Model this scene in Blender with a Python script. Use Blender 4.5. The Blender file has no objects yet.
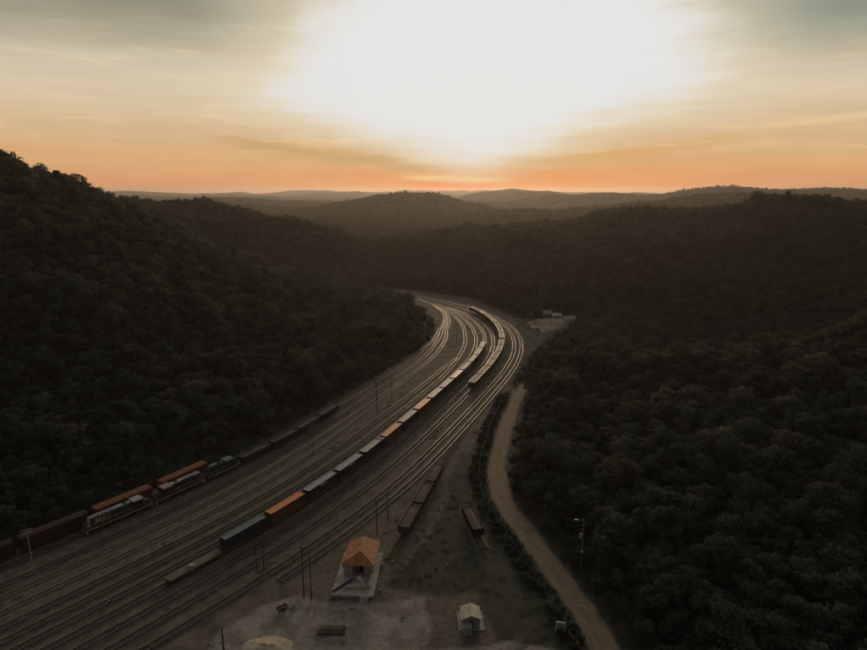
import bpy, bmesh, math, random
import numpy as np
from mathutils import Matrix, Vector
R = math.radians
rng = np.random.default_rng(7); random.seed(7)
scene = bpy.context.scene
COL = scene.collection

# ------------------------------------------------------------------ camera
F, PITCH, CAMH = 596.66, R(12.566), 87.0          # focal length in photo pixels (867 wide), pitch down, height in metres
cam = bpy.data.objects.new('camera', bpy.data.cameras.new('camera')); COL.objects.link(cam)
cam.location = (0, 0, CAMH); cam.rotation_euler = (R(90) - PITCH, 0, 0)
cam.data.sensor_width = 36; cam.data.lens = 36 * F / 867
cam.data.clip_start = 0.5; cam.data.clip_end = 40000
scene.camera = cam

# ------------------------------------------------------------------ world sky
SUN_AZ, SUN_EL = 5.0, 9.0
world = bpy.data.worlds.new('World'); scene.world = world; world.use_nodes = True
nt = world.node_tree; nt.nodes.clear()
def N(t, **kw):
    n = nt.nodes.new(t)
    for k, v in kw.items(): setattr(n, k, v)
    return n
def L(a, b): nt.links.new(a, b)
def M(op, a, b=None, c=None, clamp=False):
    n = N('ShaderNodeMath', operation=op, use_clamp=clamp)
    for i, v in enumerate((a, b, c)):
        if v is None: continue
        if isinstance(v, (int, float)): n.inputs[i].default_value = v
        else: L(v, n.inputs[i])
    return n.outputs[0]
def MIXC(f, a, b, mode='MIX'):
    n = N('ShaderNodeMix', data_type='RGBA', blend_type=mode)
    for i, v in ((0, f), (6, a), (7, b)):
        if isinstance(v, (int, float)): n.inputs[i].default_value = v
        elif isinstance(v, tuple): n.inputs[i].default_value = (*v, 1)
        else: L(v, n.inputs[i])
    return n.outputs[2]
def SMOOTH(v, lo, hi):
    n = N('ShaderNodeMapRange', interpolation_type='SMOOTHSTEP')
    L(v, n.inputs[0]); n.inputs[1].default_value = lo; n.inputs[2].default_value = hi
    return n.outputs[0]
def s2l(*c):
    return tuple(((x/255 + .055) / 1.055) ** 2.4 if x/255 > .04045 else x/255/12.92 for x in c)
tc = N('ShaderNodeTexCoord')
sep = N('ShaderNodeSeparateXYZ'); L(tc.outputs['Generated'], sep.inputs[0])
az = M('MULTIPLY', M('ARCTAN2', sep.outputs[0], sep.outputs[1]), 57.2958)
el = M('MULTIPLY', M('ARCSINE', sep.outputs[2]), 57.2958)
def cloud_noise(sx, sy, scale, detail, off):
    cmb = N('ShaderNodeCombineXYZ'); L(M('MULTIPLY', az, sx), cmb.inputs[0]); L(M('MULTIPLY', el, sy), cmb.inputs[1]); cmb.inputs[2].default_value = off
    n = N('ShaderNodeTexNoise'); L(cmb.outputs[0], n.inputs['Vector']); n.inputs['Scale'].default_value = scale; n.inputs['Detail'].default_value = detail
    n.inputs['Roughness'].default_value = .55
    return n.outputs['Fac']
n_big = cloud_noise(.05, .11, 1.6, 4, 2.3)       # big soft cloud shapes
n_str = cloud_noise(.022, .34, 1.3, 5, 5.1)     # long thin streaks
n_fine = cloud_noise(.09, .62, 1.5, 7, 8.7)
elw = M('ADD', el, M('MULTIPLY', M('MULTIPLY', M('SUBTRACT', n_str, .5), 4.0), SMOOTH(el, 0, 4)))
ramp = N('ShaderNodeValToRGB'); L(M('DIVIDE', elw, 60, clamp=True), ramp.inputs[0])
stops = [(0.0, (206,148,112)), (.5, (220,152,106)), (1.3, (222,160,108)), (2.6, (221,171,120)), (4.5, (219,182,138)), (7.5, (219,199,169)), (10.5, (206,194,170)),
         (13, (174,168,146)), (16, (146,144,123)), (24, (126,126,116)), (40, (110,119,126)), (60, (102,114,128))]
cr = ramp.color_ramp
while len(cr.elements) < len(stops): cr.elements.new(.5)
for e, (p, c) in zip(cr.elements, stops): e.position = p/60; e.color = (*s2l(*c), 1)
def W_(v, n, k): return M('ADD', v, M('MULTIPLY', M('SUBTRACT', n, .5), k))
# thin grey-gold cloud bands over the lower sky
band = M('MULTIPLY', SMOOTH(n_str, .48, .64), SMOOTH(el, .8, 3))
col = MIXC(M('MULTIPLY', band, .24), ramp.outputs[0], s2l(196,160,110))
wisp = M('MULTIPLY', SMOOTH(n_fine, .56, .72), M('MULTIPLY', SMOOTH(el, 2, 5), SMOOTH(el, 15, 9)))
col = MIXC(M('MULTIPLY', wisp, .42), col, s2l(236,208,160))
# the veil thins out upwards and lets the clear dusk sky through
sky = N('ShaderNodeTexSky', sky_type='NISHITA'); sky.sun_disc = False
sky.sun_elevation = R(SUN_EL); sky.sun_rotation = R(SUN_AZ); sky.altitude = 700; sky.air_density = 1.5; sky.dust_density = 3
nish = N('ShaderNodeVectorMath', operation='SCALE'); L(sky.outputs[0], nish.inputs[0]); nish.inputs[3].default_value = .05
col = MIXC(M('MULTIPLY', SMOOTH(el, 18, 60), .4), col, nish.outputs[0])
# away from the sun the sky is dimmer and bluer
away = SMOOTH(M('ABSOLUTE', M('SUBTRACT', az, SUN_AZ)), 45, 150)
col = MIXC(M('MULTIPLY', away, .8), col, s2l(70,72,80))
# a grey-green cloud bank to the right of the glow and a thinner one to the left
bk = M('MULTIPLY', SMOOTH(W_(az, n_big, 16), 13, 25), SMOOTH(W_(el, n_big, 7), 7.5, 14.5))
col = MIXC(M('MULTIPLY', M('MULTIPLY', bk, SMOOTH(az, 75, 45)), .95), col, s2l(138,147,134))
bl = M('MULTIPLY', SMOOTH(W_(az, n_big, 14), -9, -24), SMOOTH(W_(el, n_big, 6), 10, 16.5))
col = MIXC(M('MULTIPLY', M('MULTIPLY', bl, SMOOTH(az, -75, -45)), .85), col, s2l(140,140,126))
# warm deep orange low down, on both sides of the sun's bearing
lo = M('MULTIPLY', SMOOTH(W_(W_(el, n_str, 2.6), n_fine, 2.4), 2.7, .3), SMOOTH(M('ABSOLUTE', M('SUBTRACT', az, 7)), 30, 2))
col = MIXC(M('MULTIPLY', lo, .8), col, s2l(238,144,72))
# the sun's glow burning through the cloud: pale yellow halo, then the burnt-out core, open upwards, a blunt V below
A_ = M('SUBTRACT', el, M('ADD', M('MULTIPLY', M('ABSOLUTE', M('SUBTRACT', az, 3.6)), .28), 2.5))
B_ = M('SUBTRACT', M('MULTIPLY_ADD', M('SUBTRACT', 21.0, M('ABSOLUTE', M('SUBTRACT', az, 5.2))), 1.22, 8.5), el)
ha = M('MULTIPLY', SMOOTH(W_(W_(A_, n_big, 3.0), n_str, 2), -3.6, .9), SMOOTH(W_(B_, n_big, 5), -13, 3))
col = MIXC(M('MULTIPLY', ha, .85), col, s2l(228,214,186))
co_ = M('MULTIPLY', SMOOTH(W_(W_(A_, n_big, 5), n_fine, 3.0), -1.2, 2.6), SMOOTH(W_(W_(B_, n_big, 9), n_fine, 4), -3.5, 5.0))
col = MIXC(co_, col, s2l(229,229,228))
mod = M('MULTIPLY_ADD', M('MULTIPLY', M('SUBTRACT', n_fine, .5), M('SUBTRACT', 1.0, co_)), .24, 1.0)
vm_ = N('ShaderNodeVectorMath', operation='SCALE'); L(col, vm_.inputs[0]); L(mod, vm_.inputs[3]); col = vm_.outputs[0]
# one long tilted cloud left of the glow, a smaller one on the right, and bright slits just over the horizon
def streak(a0, e0, slope, la, th, warp):
    u = M('SUBTRACT', az, a0); c_ = M('MULTIPLY_ADD', u, slope, e0)
    d_ = W_(M('DIVIDE', M('ABSOLUTE', M('SUBTRACT', W_(el, n_str, warp), c_)), th), n_fine, 2.2)
    return M('MULTIPLY', SMOOTH(d_, 1.0, .25), SMOOTH(M('ABSOLUTE', u), la, la*.5))
col = MIXC(M('MULTIPLY', streak(-9.5, 3.2, -.12, 12, .85, 1.0), .75), col, s2l(198,160,108))
col = MIXC(M('MULTIPLY', streak(17, 3.3, .09, 12, .7, 1.2), .6), col, s2l(212,166,104))
col = MIXC(M('MULTIPLY', streak(2.0, 1.2, -.03, 6, .34, .6), .7), col, s2l(240,206,136))
col = MIXC(M('MULTIPLY', streak(33, 5.6, .06, 7, .45, 1.0), .5), col, s2l(234,204,156))
col = MIXC(M('MULTIPLY', streak(1.6, .45, 0, 4.5, .4, .2), .85), col, s2l(246,122,62))
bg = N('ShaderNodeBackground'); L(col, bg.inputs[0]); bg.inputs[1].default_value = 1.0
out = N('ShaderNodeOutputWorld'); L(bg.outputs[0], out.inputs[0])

# ------------------------------------------------------------------ sun behind thin cloud
sun = bpy.data.objects.new('sun', bpy.data.lights.new('sun', 'SUN')); COL.objects.link(sun)
sun.data.energy = 1.35; sun.data.angle = R(18); sun.data.color = (1, .72, .45)
sd = Vector((math.sin(R(SUN_AZ))*math.cos(R(SUN_EL)), math.cos(R(SUN_AZ))*math.cos(R(SUN_EL)), math.sin(R(SUN_EL))))
sun.rotation_euler = sd.to_track_quat('Z', 'Y').to_euler(); sun.location = (0, 0, 150)

vs = scene.view_settings
vs.view_transform = 'Standard'; vs.look = 'None'; vs.exposure = 0; vs.gamma = 1; vs.use_curve_mapping = False
cy = scene.cycles
cy.use_denoising = True; cy.max_bounces = 4; cy.diffuse_bounces = 2; cy.glossy_bounces = 2; cy.transmission_bounces = 2
cy.volume_bounces = 0; cy.transparent_max_bounces = 4; cy.sample_clamp_indirect = 3; cy.caustics_reflective = False; cy.caustics_refractive = False

# ------------------------------------------------------------------ helpers: pixels to places
CP, SP = math.cos(PITCH), math.sin(PITCH)
def ray(px, py):
    dx = (px - 433.5) / F; dz = -(py - 325) / F
    return dx, CP + dz*SP, -SP + dz*CP
def g(px, py, z=0.0):                      # where the ray meets the level z
    x, y, zz = ray(px, py); t = (z - CAMH) / zz
    return x*t, y*t
def at(px, py, Y):                         # point on the ray Y metres ahead
    x, y, zz = ray(px, py); t = Y / y
    return x*t, Y, CAMH + zz*t

# ------------------------------------------------------------------ helpers: materials
MATS = {}
def mat(name, color, rough=.8, var=.25, scale=2.0, metallic=0.0, bump=0.0, bscale=None, spec=.5, tint=None, space='Object', rand=0.0):
    m = bpy.data.materials.new(name); m.use_nodes = True; t = m.node_tree
    b = t.nodes['Principled BSDF']; b.inputs['Roughness'].default_value = rough; b.inputs['Metallic'].default_value = metallic
    b.inputs['Specular IOR Level'].default_value = spec
    c = t.nodes.new('ShaderNodeTexCoord')
    n = t.nodes.new('ShaderNodeTexNoise'); n.inputs['Scale'].default_value = scale; n.inputs['Detail'].default_value = 6; n.inputs['Roughness'].default_value = .65
    t.links.new(c.outputs[space], n.inputs['Vector'])
    r = t.nodes.new('ShaderNodeValToRGB'); t.links.new(n.outputs['Fac'], r.inputs[0])
    d = tint if tint else tuple(x*(1-var*1.6) for x in color)
    r.color_ramp.elements[0].position = .36; r.color_ramp.elements[1].position = .64
    r.color_ramp.elements[0].color = (*d, 1); r.color_ramp.elements[1].color = (*[min(1, x*(1+var*.5)) for x in color], 1)
    src = r.outputs[0]
    if rand:
        oi = t.nodes.new('ShaderNodeObjectInfo'); mr = t.nodes.new('ShaderNodeMapRange')
        mr.inputs[3].default_value = 1-rand; mr.inputs[4].default_value = 1+rand
        t.links.new(oi.outputs['Random'], mr.inputs[0])
        vm = t.nodes.new('ShaderNodeVectorMath'); vm.operation = 'SCALE'
        t.links.new(src, vm.inputs[0]); t.links.new(mr.outputs[0], vm.inputs[3]); src = vm.outputs[0]
    t.links.new(src, b.inputs['Base Color'])
    if bump:
        n2 = t.nodes.new('ShaderNodeTexNoise'); n2.inputs['Scale'].default_value = bscale or scale*6; n2.inputs['Detail'].default_value = 4
        t.links.new(c.outputs[space], n2.inputs['Vector'])
        bp = t.nodes.new('ShaderNodeBump'); bp.inputs['Strength'].default_value = bump; bp.inputs['Distance'].default_value = .1
        t.links.new(n2.outputs['Fac'], bp.inputs['Height']); t.links.new(bp.outputs[0], b.inputs['Normal'])
    MATS[name] = m
    return m
mat('steel_rail', (.30,.26,.21), .37, .25, .6, metallic=1)
mat('rusty_steel', (.16,.09,.06), .7, .4, 1.2, metallic=.2)
mat('dark_steel', (.035,.034,.034), .6, .3, 2)
mat('ballast', (.145,.118,.09), .95, .35, .5, bump=.6, bscale=5)
mat('sleeper_wood', (.115,.092,.072), .9, .4, 1.5)
mat('concrete', (.42,.38,.31), .9, .3, .6, bump=.2)
mat('cream_plaster', (.50,.42,.32), .85, .25, 1.2)
mat('white_paint', (.72,.70,.66), .6, .12, 2)
mat('timber', (.16,.11,.07), .85, .4, 1.5)
mat('rusty_roof', (.50,.185,.06), .7, .35, .8, tint=(.28,.10,.04))
mat('roof_ridge', (.55,.33,.17), .7, .2, 1)
mat('pale_sheet', (.74,.63,.45), .55, .2, .6)
mat('grey_sheet', (.30,.30,.28), .6, .25, 1)
mat('dark_glass', (.02,.02,.022), .15, .1, 1)
mat('black_opening', (.01,.01,.01), .9, .1, 1)
mat('pole_wood', (.07,.055,.045), .9, .3, 1)
mat('pole_concrete', (.33,.31,.28), .85, .25, 1)
mat('orange_paint', (.55,.14,.03), .6, .2, 2)
mat('sand', (.50,.40,.29), .95, .2, .8, bump=.5, bscale=3)
mat('rock', (.30,.28,.26), .9, .3, .6, bump=.6, bscale=2)
mat('ore_load', (.26,.17,.13), .75, .4, 1.4, bump=.7, bscale=3)
mat('coal_load', (.05,.042,.036), .85, .4, 1.4, bump=.7, bscale=3); mat('dirt_load', (.12,.09,.068), .9, .4, .8, bump=.7, bscale=3); mat('pale_ballast', (.24,.20,.155), .95, .3, .5, bump=.6, bscale=5)
mat('bark', (.05,.043,.035), .9, .35, 2)
def paint(name, c, rough=.42, var=.28): return mat(name, c, rough, var, .7, bump=.06, bscale=9)
paint('slate_paint', (.14,.16,.175)); mat('orange_roof_paint', (.95,.29,.10), .45, .2, .7, bump=.06, bscale=9, spec=.3); paint('grey_paint', (.34,.36,.37), .48); paint('pale_paint', (.41,.44,.45), .52)
paint('brick_paint', (.40,.15,.09)); paint('shaded_maroon_paint', (.17,.05,.03), .5); paint('navy_paint', (.03,.036,.045), .5); paint('loco_green', (.035,.042,.040), .45); paint('loco_grey', (.46,.45,.40), .5)  # maroon: sides of the orange-roofed containers, their shade painted into the colour
paint('loco_yellow', (.50,.38,.14), .5); paint('wagon_red', (.055,.021,.016), .8); paint('wagon_brown', (.10,.065,.05), .75); paint('wagon_dust', (.42,.31,.26), .42)
paint('boxcar_orange', (.27,.09,.04), .75); paint('cream_paint', (.60,.53,.40), .55)

# ------------------------------------------------------------------ helpers: meshes
class MB:
    def __init__(s): s.v = []; s.f = []; s.m = []
    def add(s, v, f, m=0):
        o = len(s.v); s.v += [tuple(p) for p in v]; s.f += [tuple(i+o for i in q) for q in f]; s.m += [m]*len(f); return s
    def box(s, x0, x1, y0, y1, z0, z1, m=0, rz=0, c=(0,0)):
        v = [(x,y,z) for z in (z0,z1) for x,y in ((x0,y0),(x1,y0),(x1,y1),(x0,y1))]
        if rz:
            a, b = math.cos(rz), math.sin(rz); v = [(c[0]+(x-c[0])*a-(y-c[1])*b, c[1]+(x-c[0])*b+(y-c[1])*a, z) for x,y,z in v]
        return s.add(v, [(3,2,1,0),(4,5,6,7),(0,1,5,4),(1,2,6,5),(2,3,7,6),(3,0,4,7)], m)
    def bar(s, a, b, r, n=6, r2=None, m=0):
        a, b = Vector(a), Vector(b); r2 = r if r2 is None else r2
        d = (b-a).normalized(); u = d.orthogonal().normalized(); w = d.cross(u)
        v = [tuple(p + (u*math.cos(6.2832*i/n) + w*math.sin(6.2832*i/n))*q) for p, q in ((a,r),(b,r2)) for i in range(n)]
        f = [(i, (i+1)%n, n+(i+1)%n, n+i) for i in range(n)] + [tuple(range(n))[::-1], tuple(range(n,2*n))]
        return s.add(v, f, m)
    def prism(s, prof, axis, a, b, m=0):    # convex profile extruded along 'x' or 'y'; profile in (other, z)
        n = len(prof)
        P = (lambda t, q: (t, q[0], q[1])) if axis == 'x' else (lambda t, q: (q[0], t, q[1]))
        v = [P(a, q) for q in prof] + [P(b, q) for q in prof]
        return s.add(v, [(i,(i+1)%n,n+(i+1)%n,n+i) for i in range(n)] + [tuple(range(n))[::-1], tuple(range(n,2*n))], m)
    def mesh(s, name, mats):
        me = bpy.data.meshes.new(name); me.from_pydata(s.v, [], s.f)
        for k in (mats if isinstance(mats, (list, tuple)) else [mats]): me.materials.append(MATS[k] if isinstance(k, str) else k)
        if len(me.materials) > 1: me.polygons.foreach_set('material_index', s.m)
        bm = bmesh.new(); bm.from_mesh(me); bmesh.ops.recalc_face_normals(bm, faces=bm.faces); bm.to_mesh(me); bm.free()
        me.update(); return me
def link(name, data, parent=None, loc=None):
    o = bpy.data.objects.new(name, data); COL.objects.link(o)
    if parent: o.parent = parent
    if loc is not None: o.location = loc
    return o
def obj(name, mb, mats, parent=None, loc=None): return link(name, mb.mesh(name, mats), parent, loc)
def tag(o, label, cat, group=None):
    o['label'] = label; o['category'] = cat
    if group: o['group'] = group
    return o
def thing(name, label, cat, loc=(0,0,0), rz=0, group=None):
    o = link(name, None, None, loc); o.rotation_euler = (0,0,rz); o.empty_display_size = .5
    return tag(o, label, cat, group)
def structure(o): o['kind'] = 'structure'; return o
def copy_tree(o, parent=None):
    c = o.copy(); COL.objects.link(c); c.parent = parent
    for ch in list(o.children): copy_tree(ch, c)
    return c
def inside(P, X, Y):
    P = np.array(P); r = np.zeros(np.shape(X), bool); j = len(P)-1
    for i in range(len(P)):
        xi, yi = P[i]; xj, yj = P[j]
        c = ((yi > Y) != (yj > Y)) & (X < (xj-xi)*(Y-yi)/(yj-yi+1e-12) + xi); r ^= c; j = i
    return r
def pdist(P, X, Y, closed=True):
    P = np.array(P); d = np.full(np.shape(X), 1e9); n = len(P)
    for i in range(n if closed else n-1):
        a = P[i]; b = P[(i+1)%n]; ab = b-a; L2 = max((ab**2).sum(), 1e-9)
        t = np.clip(((X-a[0])*ab[0] + (Y-a[1])*ab[1])/L2, 0, 1)
        d = np.minimum(d, np.hypot(X-a[0]-t*ab[0], Y-a[1]-t*ab[1]))
    return d
def sstep(x, a, b): t = np.clip((x-a)/(b-a), 0, 1); return t*t*(3-2*t)
def spline(P, n=400, smooth=0):
    P = np.array(P, float); s = np.r_[0, np.cumsum(np.hypot(*np.diff(P, axis=0).T))]
    k = len(P); h = np.diff(s); A = np.eye(k); B = np.zeros((k,2))
    for i in range(1, k-1):
        A[i,i-1] = h[i-1]; A[i,i] = 2*(h[i-1]+h[i]); A[i,i+1] = h[i]
        B[i] = 6*((P[i+1]-P[i])/h[i] - (P[i]-P[i-1])/h[i-1])
    Mm = np.linalg.solve(A, B)
    q = np.linspace(0, s[-1], n); i = np.clip(np.searchsorted(s, q)-1, 0, k-2)
    t = (q-s[i])[:,None]; hh = h[i][:,None]
    C = P[i] + t*((P[i+1]-P[i])/hh - hh*(2*Mm[i]+Mm[i+1])/6 + t*(Mm[i]/2 + t*(Mm[i+1]-Mm[i])/(6*hh)))
    for _ in range(smooth): C[1:-1] = .5*C[1:-1] + .25*(C[:-2]+C[2:])
    return C
def vnoise(X, Y, w, seed=0):               # smooth value noise, wavelength w
    r = np.random.default_rng(seed); T = r.random((256,256))
    x = X/w; y = Y/w; xi = np.floor(x).astype(int); yi = np.floor(y).astype(int); fx = x-xi; fy = y-yi
    fx = fx*fx*(3-2*fx); fy = fy*fy*(3-2*fy); a = lambda i, j: T[(xi+i)%256, (yi+j)%256]
    return (a(0,0)*(1-fx)+a(1,0)*fx)*(1-fy) + (a(0,1)*(1-fx)+a(1,1)*fx)*fy
def fbm(X, Y, w, o=4, seed=0): return sum(vnoise(X+31*k, Y-17*k, w/2**k, seed+k)*.5**k for k in range(o))/sum(.5**k for k in range(o))

# ------------------------------------------------------------------ the railway's master line (track of the container train)
roof_px = [(221,541),(265,516),(305,492.5),(337,471),(363.5,453),(383,437),(400.8,421.8),(416.5,409),(430,397.5),(442,387),(453,377.5),(462.5,369.3),(471,361.2),(478,353.6),(482,347.5),(485,342)]
CL = spline([(-112,52),(-92,77),(-71,105)] + [g(x,y,4.2) for x,y in roof_px] + [(31.3,345),(32.2,362),(31.5,380),(28.5,400),(22.5,424),(13,448),(0,471),(-17,494),(-38,514),(-64,531),(-95,545)], 400, 300)
CS = np.r_[0, np.cumsum(np.hypot(*np.diff(CL, axis=0).T))]
CT = np.gradient(CL, axis=0); CT /= np.hypot(*CT.T)[:,None]
def line(s, off=0.0):
    s = np.asarray(s, float); off = np.asarray(off, float)
    x = np.interp(s, CS, CL[:,0]); y = np.interp(s, CS, CL[:,1]); tx = np.interp(s, CS, CT[:,0]); ty = np.interp(s, CS, CT[:,1])
    return np.stack([x + ty*off, y - tx*off], -1)
# ------------------------------------------------------------------ outlines on the ground
road_px = [(650,700),(606,650),(583,610),(553,570),(524,530),(503,500),(497,470),(502,440),(512,410),(519,395)]
ROAD = spline([g(*p) for p in road_px] + [(40,256),(44,266)], 160)
RT = np.gradient(ROAD, axis=0); RT /= np.hypot(*RT.T)[:,None]; RN = np.stack([RT[:,1], -RT[:,0]], -1)
Lpx = [(0,545),(85,515),(160,478),(215,458),(290,425),(340,393),(390,362),(420,345),(428,330),(424,315),(405,303),(380,296)]
Rpx = [(470,297),(515,315),(530,318),(584,313),(580,326),(558,340),(542,353),(530,371),(523,386)]
YARD = [(-230,20),(-150,90)] + [g(*p) for p in Lpx] + [(-78,538),(-120,562),(-140,590),(-132,600),(-108,578),(-70,558),(-20,540)] + [g(*p) for p in Rpx] + [tuple(p) for p in (ROAD+RN*4.0)[(ROAD[:,1] < 248)][::-4]] + [(60,20)]

# ------------------------------------------------------------------ terrain
TH = 10.0
ctl = [at(*p) for p in [(-160,122,380),(0,159,380),(60,184,400),(105,201,430),(170,224,470),(240,252,520),(310,270,560),(370,287,585),
       (120,199,900),(205,198,850),(255,208,800),(300,224,760),(333,247,720),
       (345,250,900),(366,240,880),(418,231,850),(470,222,830),(505,218,820),(557,219,800),(600,217,760),(650,210,730),(710,206,690),(770,199,650),(810,198,620),(867,200,600),(960,202,580),
       (640,300,440),(720,292,430),(867,287,410),(560,392,240),(585,340,270),(640,345,255),(720,340,245),(790,326,240),(867,304,230),(960,284,225)]]
ctl = [(x,y,z-TH) for x,y,z in ctl]
ctl += [(x,y,0) for x,y in YARD] + [(130,335,-12),(200,340,-12),(270,345,-4),(95,318,-2),(110,430,14),(150,480,30),(70,480,10),(20,600,12),(-300,620,45),(-220,640,18),(-90,700,6),
        (-400,150,95),(-330,40,60),(120,110,9),(200,110,22),(320,100,40),(420,300,70),(700,600,95),(-700,600,100),(-600,1000,40),(600,1000,40),(0,1150,-8),(-300,1150,0),(300,1150,0),(-140,1000,0),
        (0,-250,5),(-250,-150,30),(250,-150,25),(-900,200,100),(900,200,80)]
ctl = np.array(ctl)
def rbf_fit(P):
    D = np.hypot(P[:,None,0]-P[None,:,0], P[:,None,1]-P[None,:,1]); n = len(P)
    A = np.zeros((n+1,n+1)); A[:n,:n] = D - np.eye(n)*6; A[:n,n] = 1; A[n,:n] = 1
    return np.linalg.solve(A, np.r_[P[:,2], 0])
W = rbf_fit(ctl)
def ridge(X, Y, pts, w):
    P = np.array(pts); h = np.zeros(X.shape)
    for i in range(len(P)-1):
        a, b = P[i], P[i+1]; ab = b[:2]-a[:2]
        t = np.clip(((X-a[0])*ab[0] + (Y-a[1])*ab[1])/(ab**2).sum(), 0, 1)
        d = np.hypot(X-a[0]-t*ab[0], Y-a[1]-t*ab[1])
        h = np.maximum(h, (a[2]+t*(b[2]-a[2]))*np.exp(-(d/w)**2))
    return h
FAR = [([at(*p) for p in [(285,216,2200),(330,209,2220),(362,201,2260),(388,197,2300),(402,196.2,2300),(425,197.5,2290),(448,203,2250),(475,211,2200),(520,218,2150)]], 230),
       ([at(*p) for p in [(420,203,4200),(465,197.5,4350),(498,193.5,4450),(525,190.2,4500),(542,191.5,4500),(572,196,4400),(640,199,4300)]], 480),
       ([at(*p) for p in [(540,212,1700),(600,207,1750),(655,201,1800),(695,197,1850),(735,194,1900)]], 260),
       ([at(*p) for p in [(590,197,3300),(640,195,3300),(690,194,3200),(715,190.5,3100),(740,188.5,3000),(800,189.5,3000),(867,189.5,3000),(960,190,3000)]], 420),
       ([at(*p) for p in [(560,199,5600),(600,195.5,5600),(640,194.5,5700),(690,194,5700),(740,194,5700)]], 500),
       ([at(*p) for p in [(180,202,3300),(240,201,3300),(285,204,3300),(330,208,3200)]], 330),
       ([at(*p) for p in [(90,197,5200),(180,196,5200),(250,197.5,5000),(330,200,4800)]], 700),
       ([at(*p) for p in [(60,193.5,9000),(150,192.5,9000),(230,192.5,9200),(290,190.5,9500),(320,190.8,9500),(350,192,9500),(430,192,9500),(520,191.5,9500),(620,192.5,9500)]], 1100),
       ([at(*p) for p in [(250,195.5,6800),(330,194.5,6800),(400,195,6500),(440,195,6400),(500,195.5,6400)]], 700)]
def height(X, Y):
    X = np.asarray(X, float); Y = np.asarray(Y, float); sh = X.shape; X = X.ravel(); Y = Y.ravel()
    h = np.full(X.shape, W[-1])
    for w, p in zip(W[:-1], ctl): h += w*np.hypot(X-p[0], Y-p[1])
    r = np.hypot(X, Y)
    d = pdist(YARD, X, Y); ins = inside(YARD, X, Y); d = np.where(ins, 0, d)
    h = h + (fbm(X, Y, 130, 3, 5)-.5)*26*sstep(d, 20, 160) + (fbm(X, Y, 45, 2, 9)-.5)*7*sstep(d, 10, 60)
    h = np.maximum(h, np.minimum(d*.12, 1.5) - 15*sstep(d, 25, 70)) * sstep(d, 1, 22) + np.where(ins, 0, 0)
    base = -20 + 14*fbm(X, Y, 900, 4, 21)**1.4 + 14*sstep(r, 2200, 4000) + sstep(r, 2500, 7000)*38*fbm(X, Y, 1800, 3, 33)**1.3
    fars = [base] + [ridge(X, Y, p, w) + (fbm(X, Y, 420, 4, 40)-.5)*(8+np.minimum(r,4500)*.017) + (fbm(X, Y, 1000, 4, 61)-.5)*np.clip(r-4500,0,5000)*.016 for p, w in FAR]
    k = .16; hf = np.log(sum(np.exp(k*np.clip(q, -25, 250)) for q in fars))/k - math.log(1.4)/k
    b = sstep(r, 900, 1250)
    return (h*(1-b) + hf*b).reshape(sh)
def stretch(n, lo, hi, fine):                # graded spacing
    k = 5.2; u = np.linspace(np.arcsinh(lo/fine)/k, np.arcsinh(hi/fine)/k, n); return np.sinh(u*k)*fine
gx = stretch(470, -12000, 12000, 240); gy = stretch(430, -700, 14000, 320)
GX, GY = np.meshgrid(gx, gy); GZ = height(GX, GY)
def grid_mesh(name, X, Y, Z, keep=None):
    ny, nx = X.shape; co = np.stack([X, Y, Z], -1).reshape(-1,3)
    i = np.arange(ny*nx).reshape(ny,nx); q = np.stack([i[:-1,:-1], i[:-1,1:], i[1:,1:], i[1:,:-1]], -1).reshape(-1,4)
    if keep is not None:
        q = q[keep.ravel()]; u, inv = np.unique(q, return_inverse=True); co = co[u]; q = inv.reshape(-1,4)
    me = bpy.data.meshes.new(name); me.vertices.add(len(co)); me.vertices.foreach_set('co', co.ravel())
    me.loops.add(q.size); me.loops.foreach_set('vertex_index', q.ravel().astype(np.int32))
    me.polygons.add(len(q)); me.polygons.foreach_set('loop_start', np.arange(0, q.size, 4, dtype=np.int32))
    me.polygons.foreach_set('use_smooth', np.ones(len(q), bool)); me.update(); me.validate(); return me, co
mt = mat('hill_ground', (.060,.052,.036), .95, .4, .012, bump=0)
t_ = mt.node_tree; b_ = t_.nodes['Principled BSDF']; c_ = t_.nodes['Texture Coordinate']
v_ = t_.nodes.new('ShaderNodeTexVoronoi'); v_.inputs['Scale'].default_value = .075; t_.links.new(c_.outputs['Object'], v_.inputs['Vector'])
bp_ = t_.nodes.new('ShaderNodeBump'); bp_.inputs['Strength'].default_value = 1; bp_.inputs['Distance'].default_value = 6; bp_.invert = True
t_.links.new(v_.outputs['Distance'], bp_.inputs['Height']); t_.links.new(bp_.outputs[0], b_.inputs['Normal']); b_.inputs['Specular IOR Level'].default_value = .1
me, _ = grid_mesh('terrain', GX, GY, GZ); me.materials.append(mt)
structure(link('terrain', me))

# ------------------------------------------------------------------ yard floor with gravel and grass areas
yx = np.arange(-236, 132, 1.5); yy = np.arange(16, 866, 1.5); YX, YY = np.meshgrid(yx, yy)
cxm = (YX[:-1,:-1]+YX[1:,1:])/2; cym = (YY[:-1,:-1]+YY[1:,1:])/2
keep = inside(YARD, cxm, cym)
me, co = grid_mesh('rail_yard_floor', YX, YY, np.full(YX.shape, .02), keep)
ci_ = np.concatenate([np.argmin((co[a:a+8000,None,0]-CL[None,::2,0])**2 + (co[a:a+8000,None,1]-CL[None,::2,1])**2, axis=1) for a in range(0, len(co), 8000)])*2
so_ = CT[ci_,1]*(co[:,0]-CL[ci_,0]) - CT[ci_,0]*(co[:,1]-CL[ci_,1]); ss_ = CS[ci_]
STK = .55*vnoise(so_+100, ss_/26, 3.1, 51) + .45*vnoise(so_+100, ss_/14, 6.5, 52)      # dirt lying in long streaks along the rails
def softmask(poly, w, X, Y): d = pdist(poly, X, Y); return sstep(np.where(inside(poly, X, Y), d, -d), -w, w)
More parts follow.
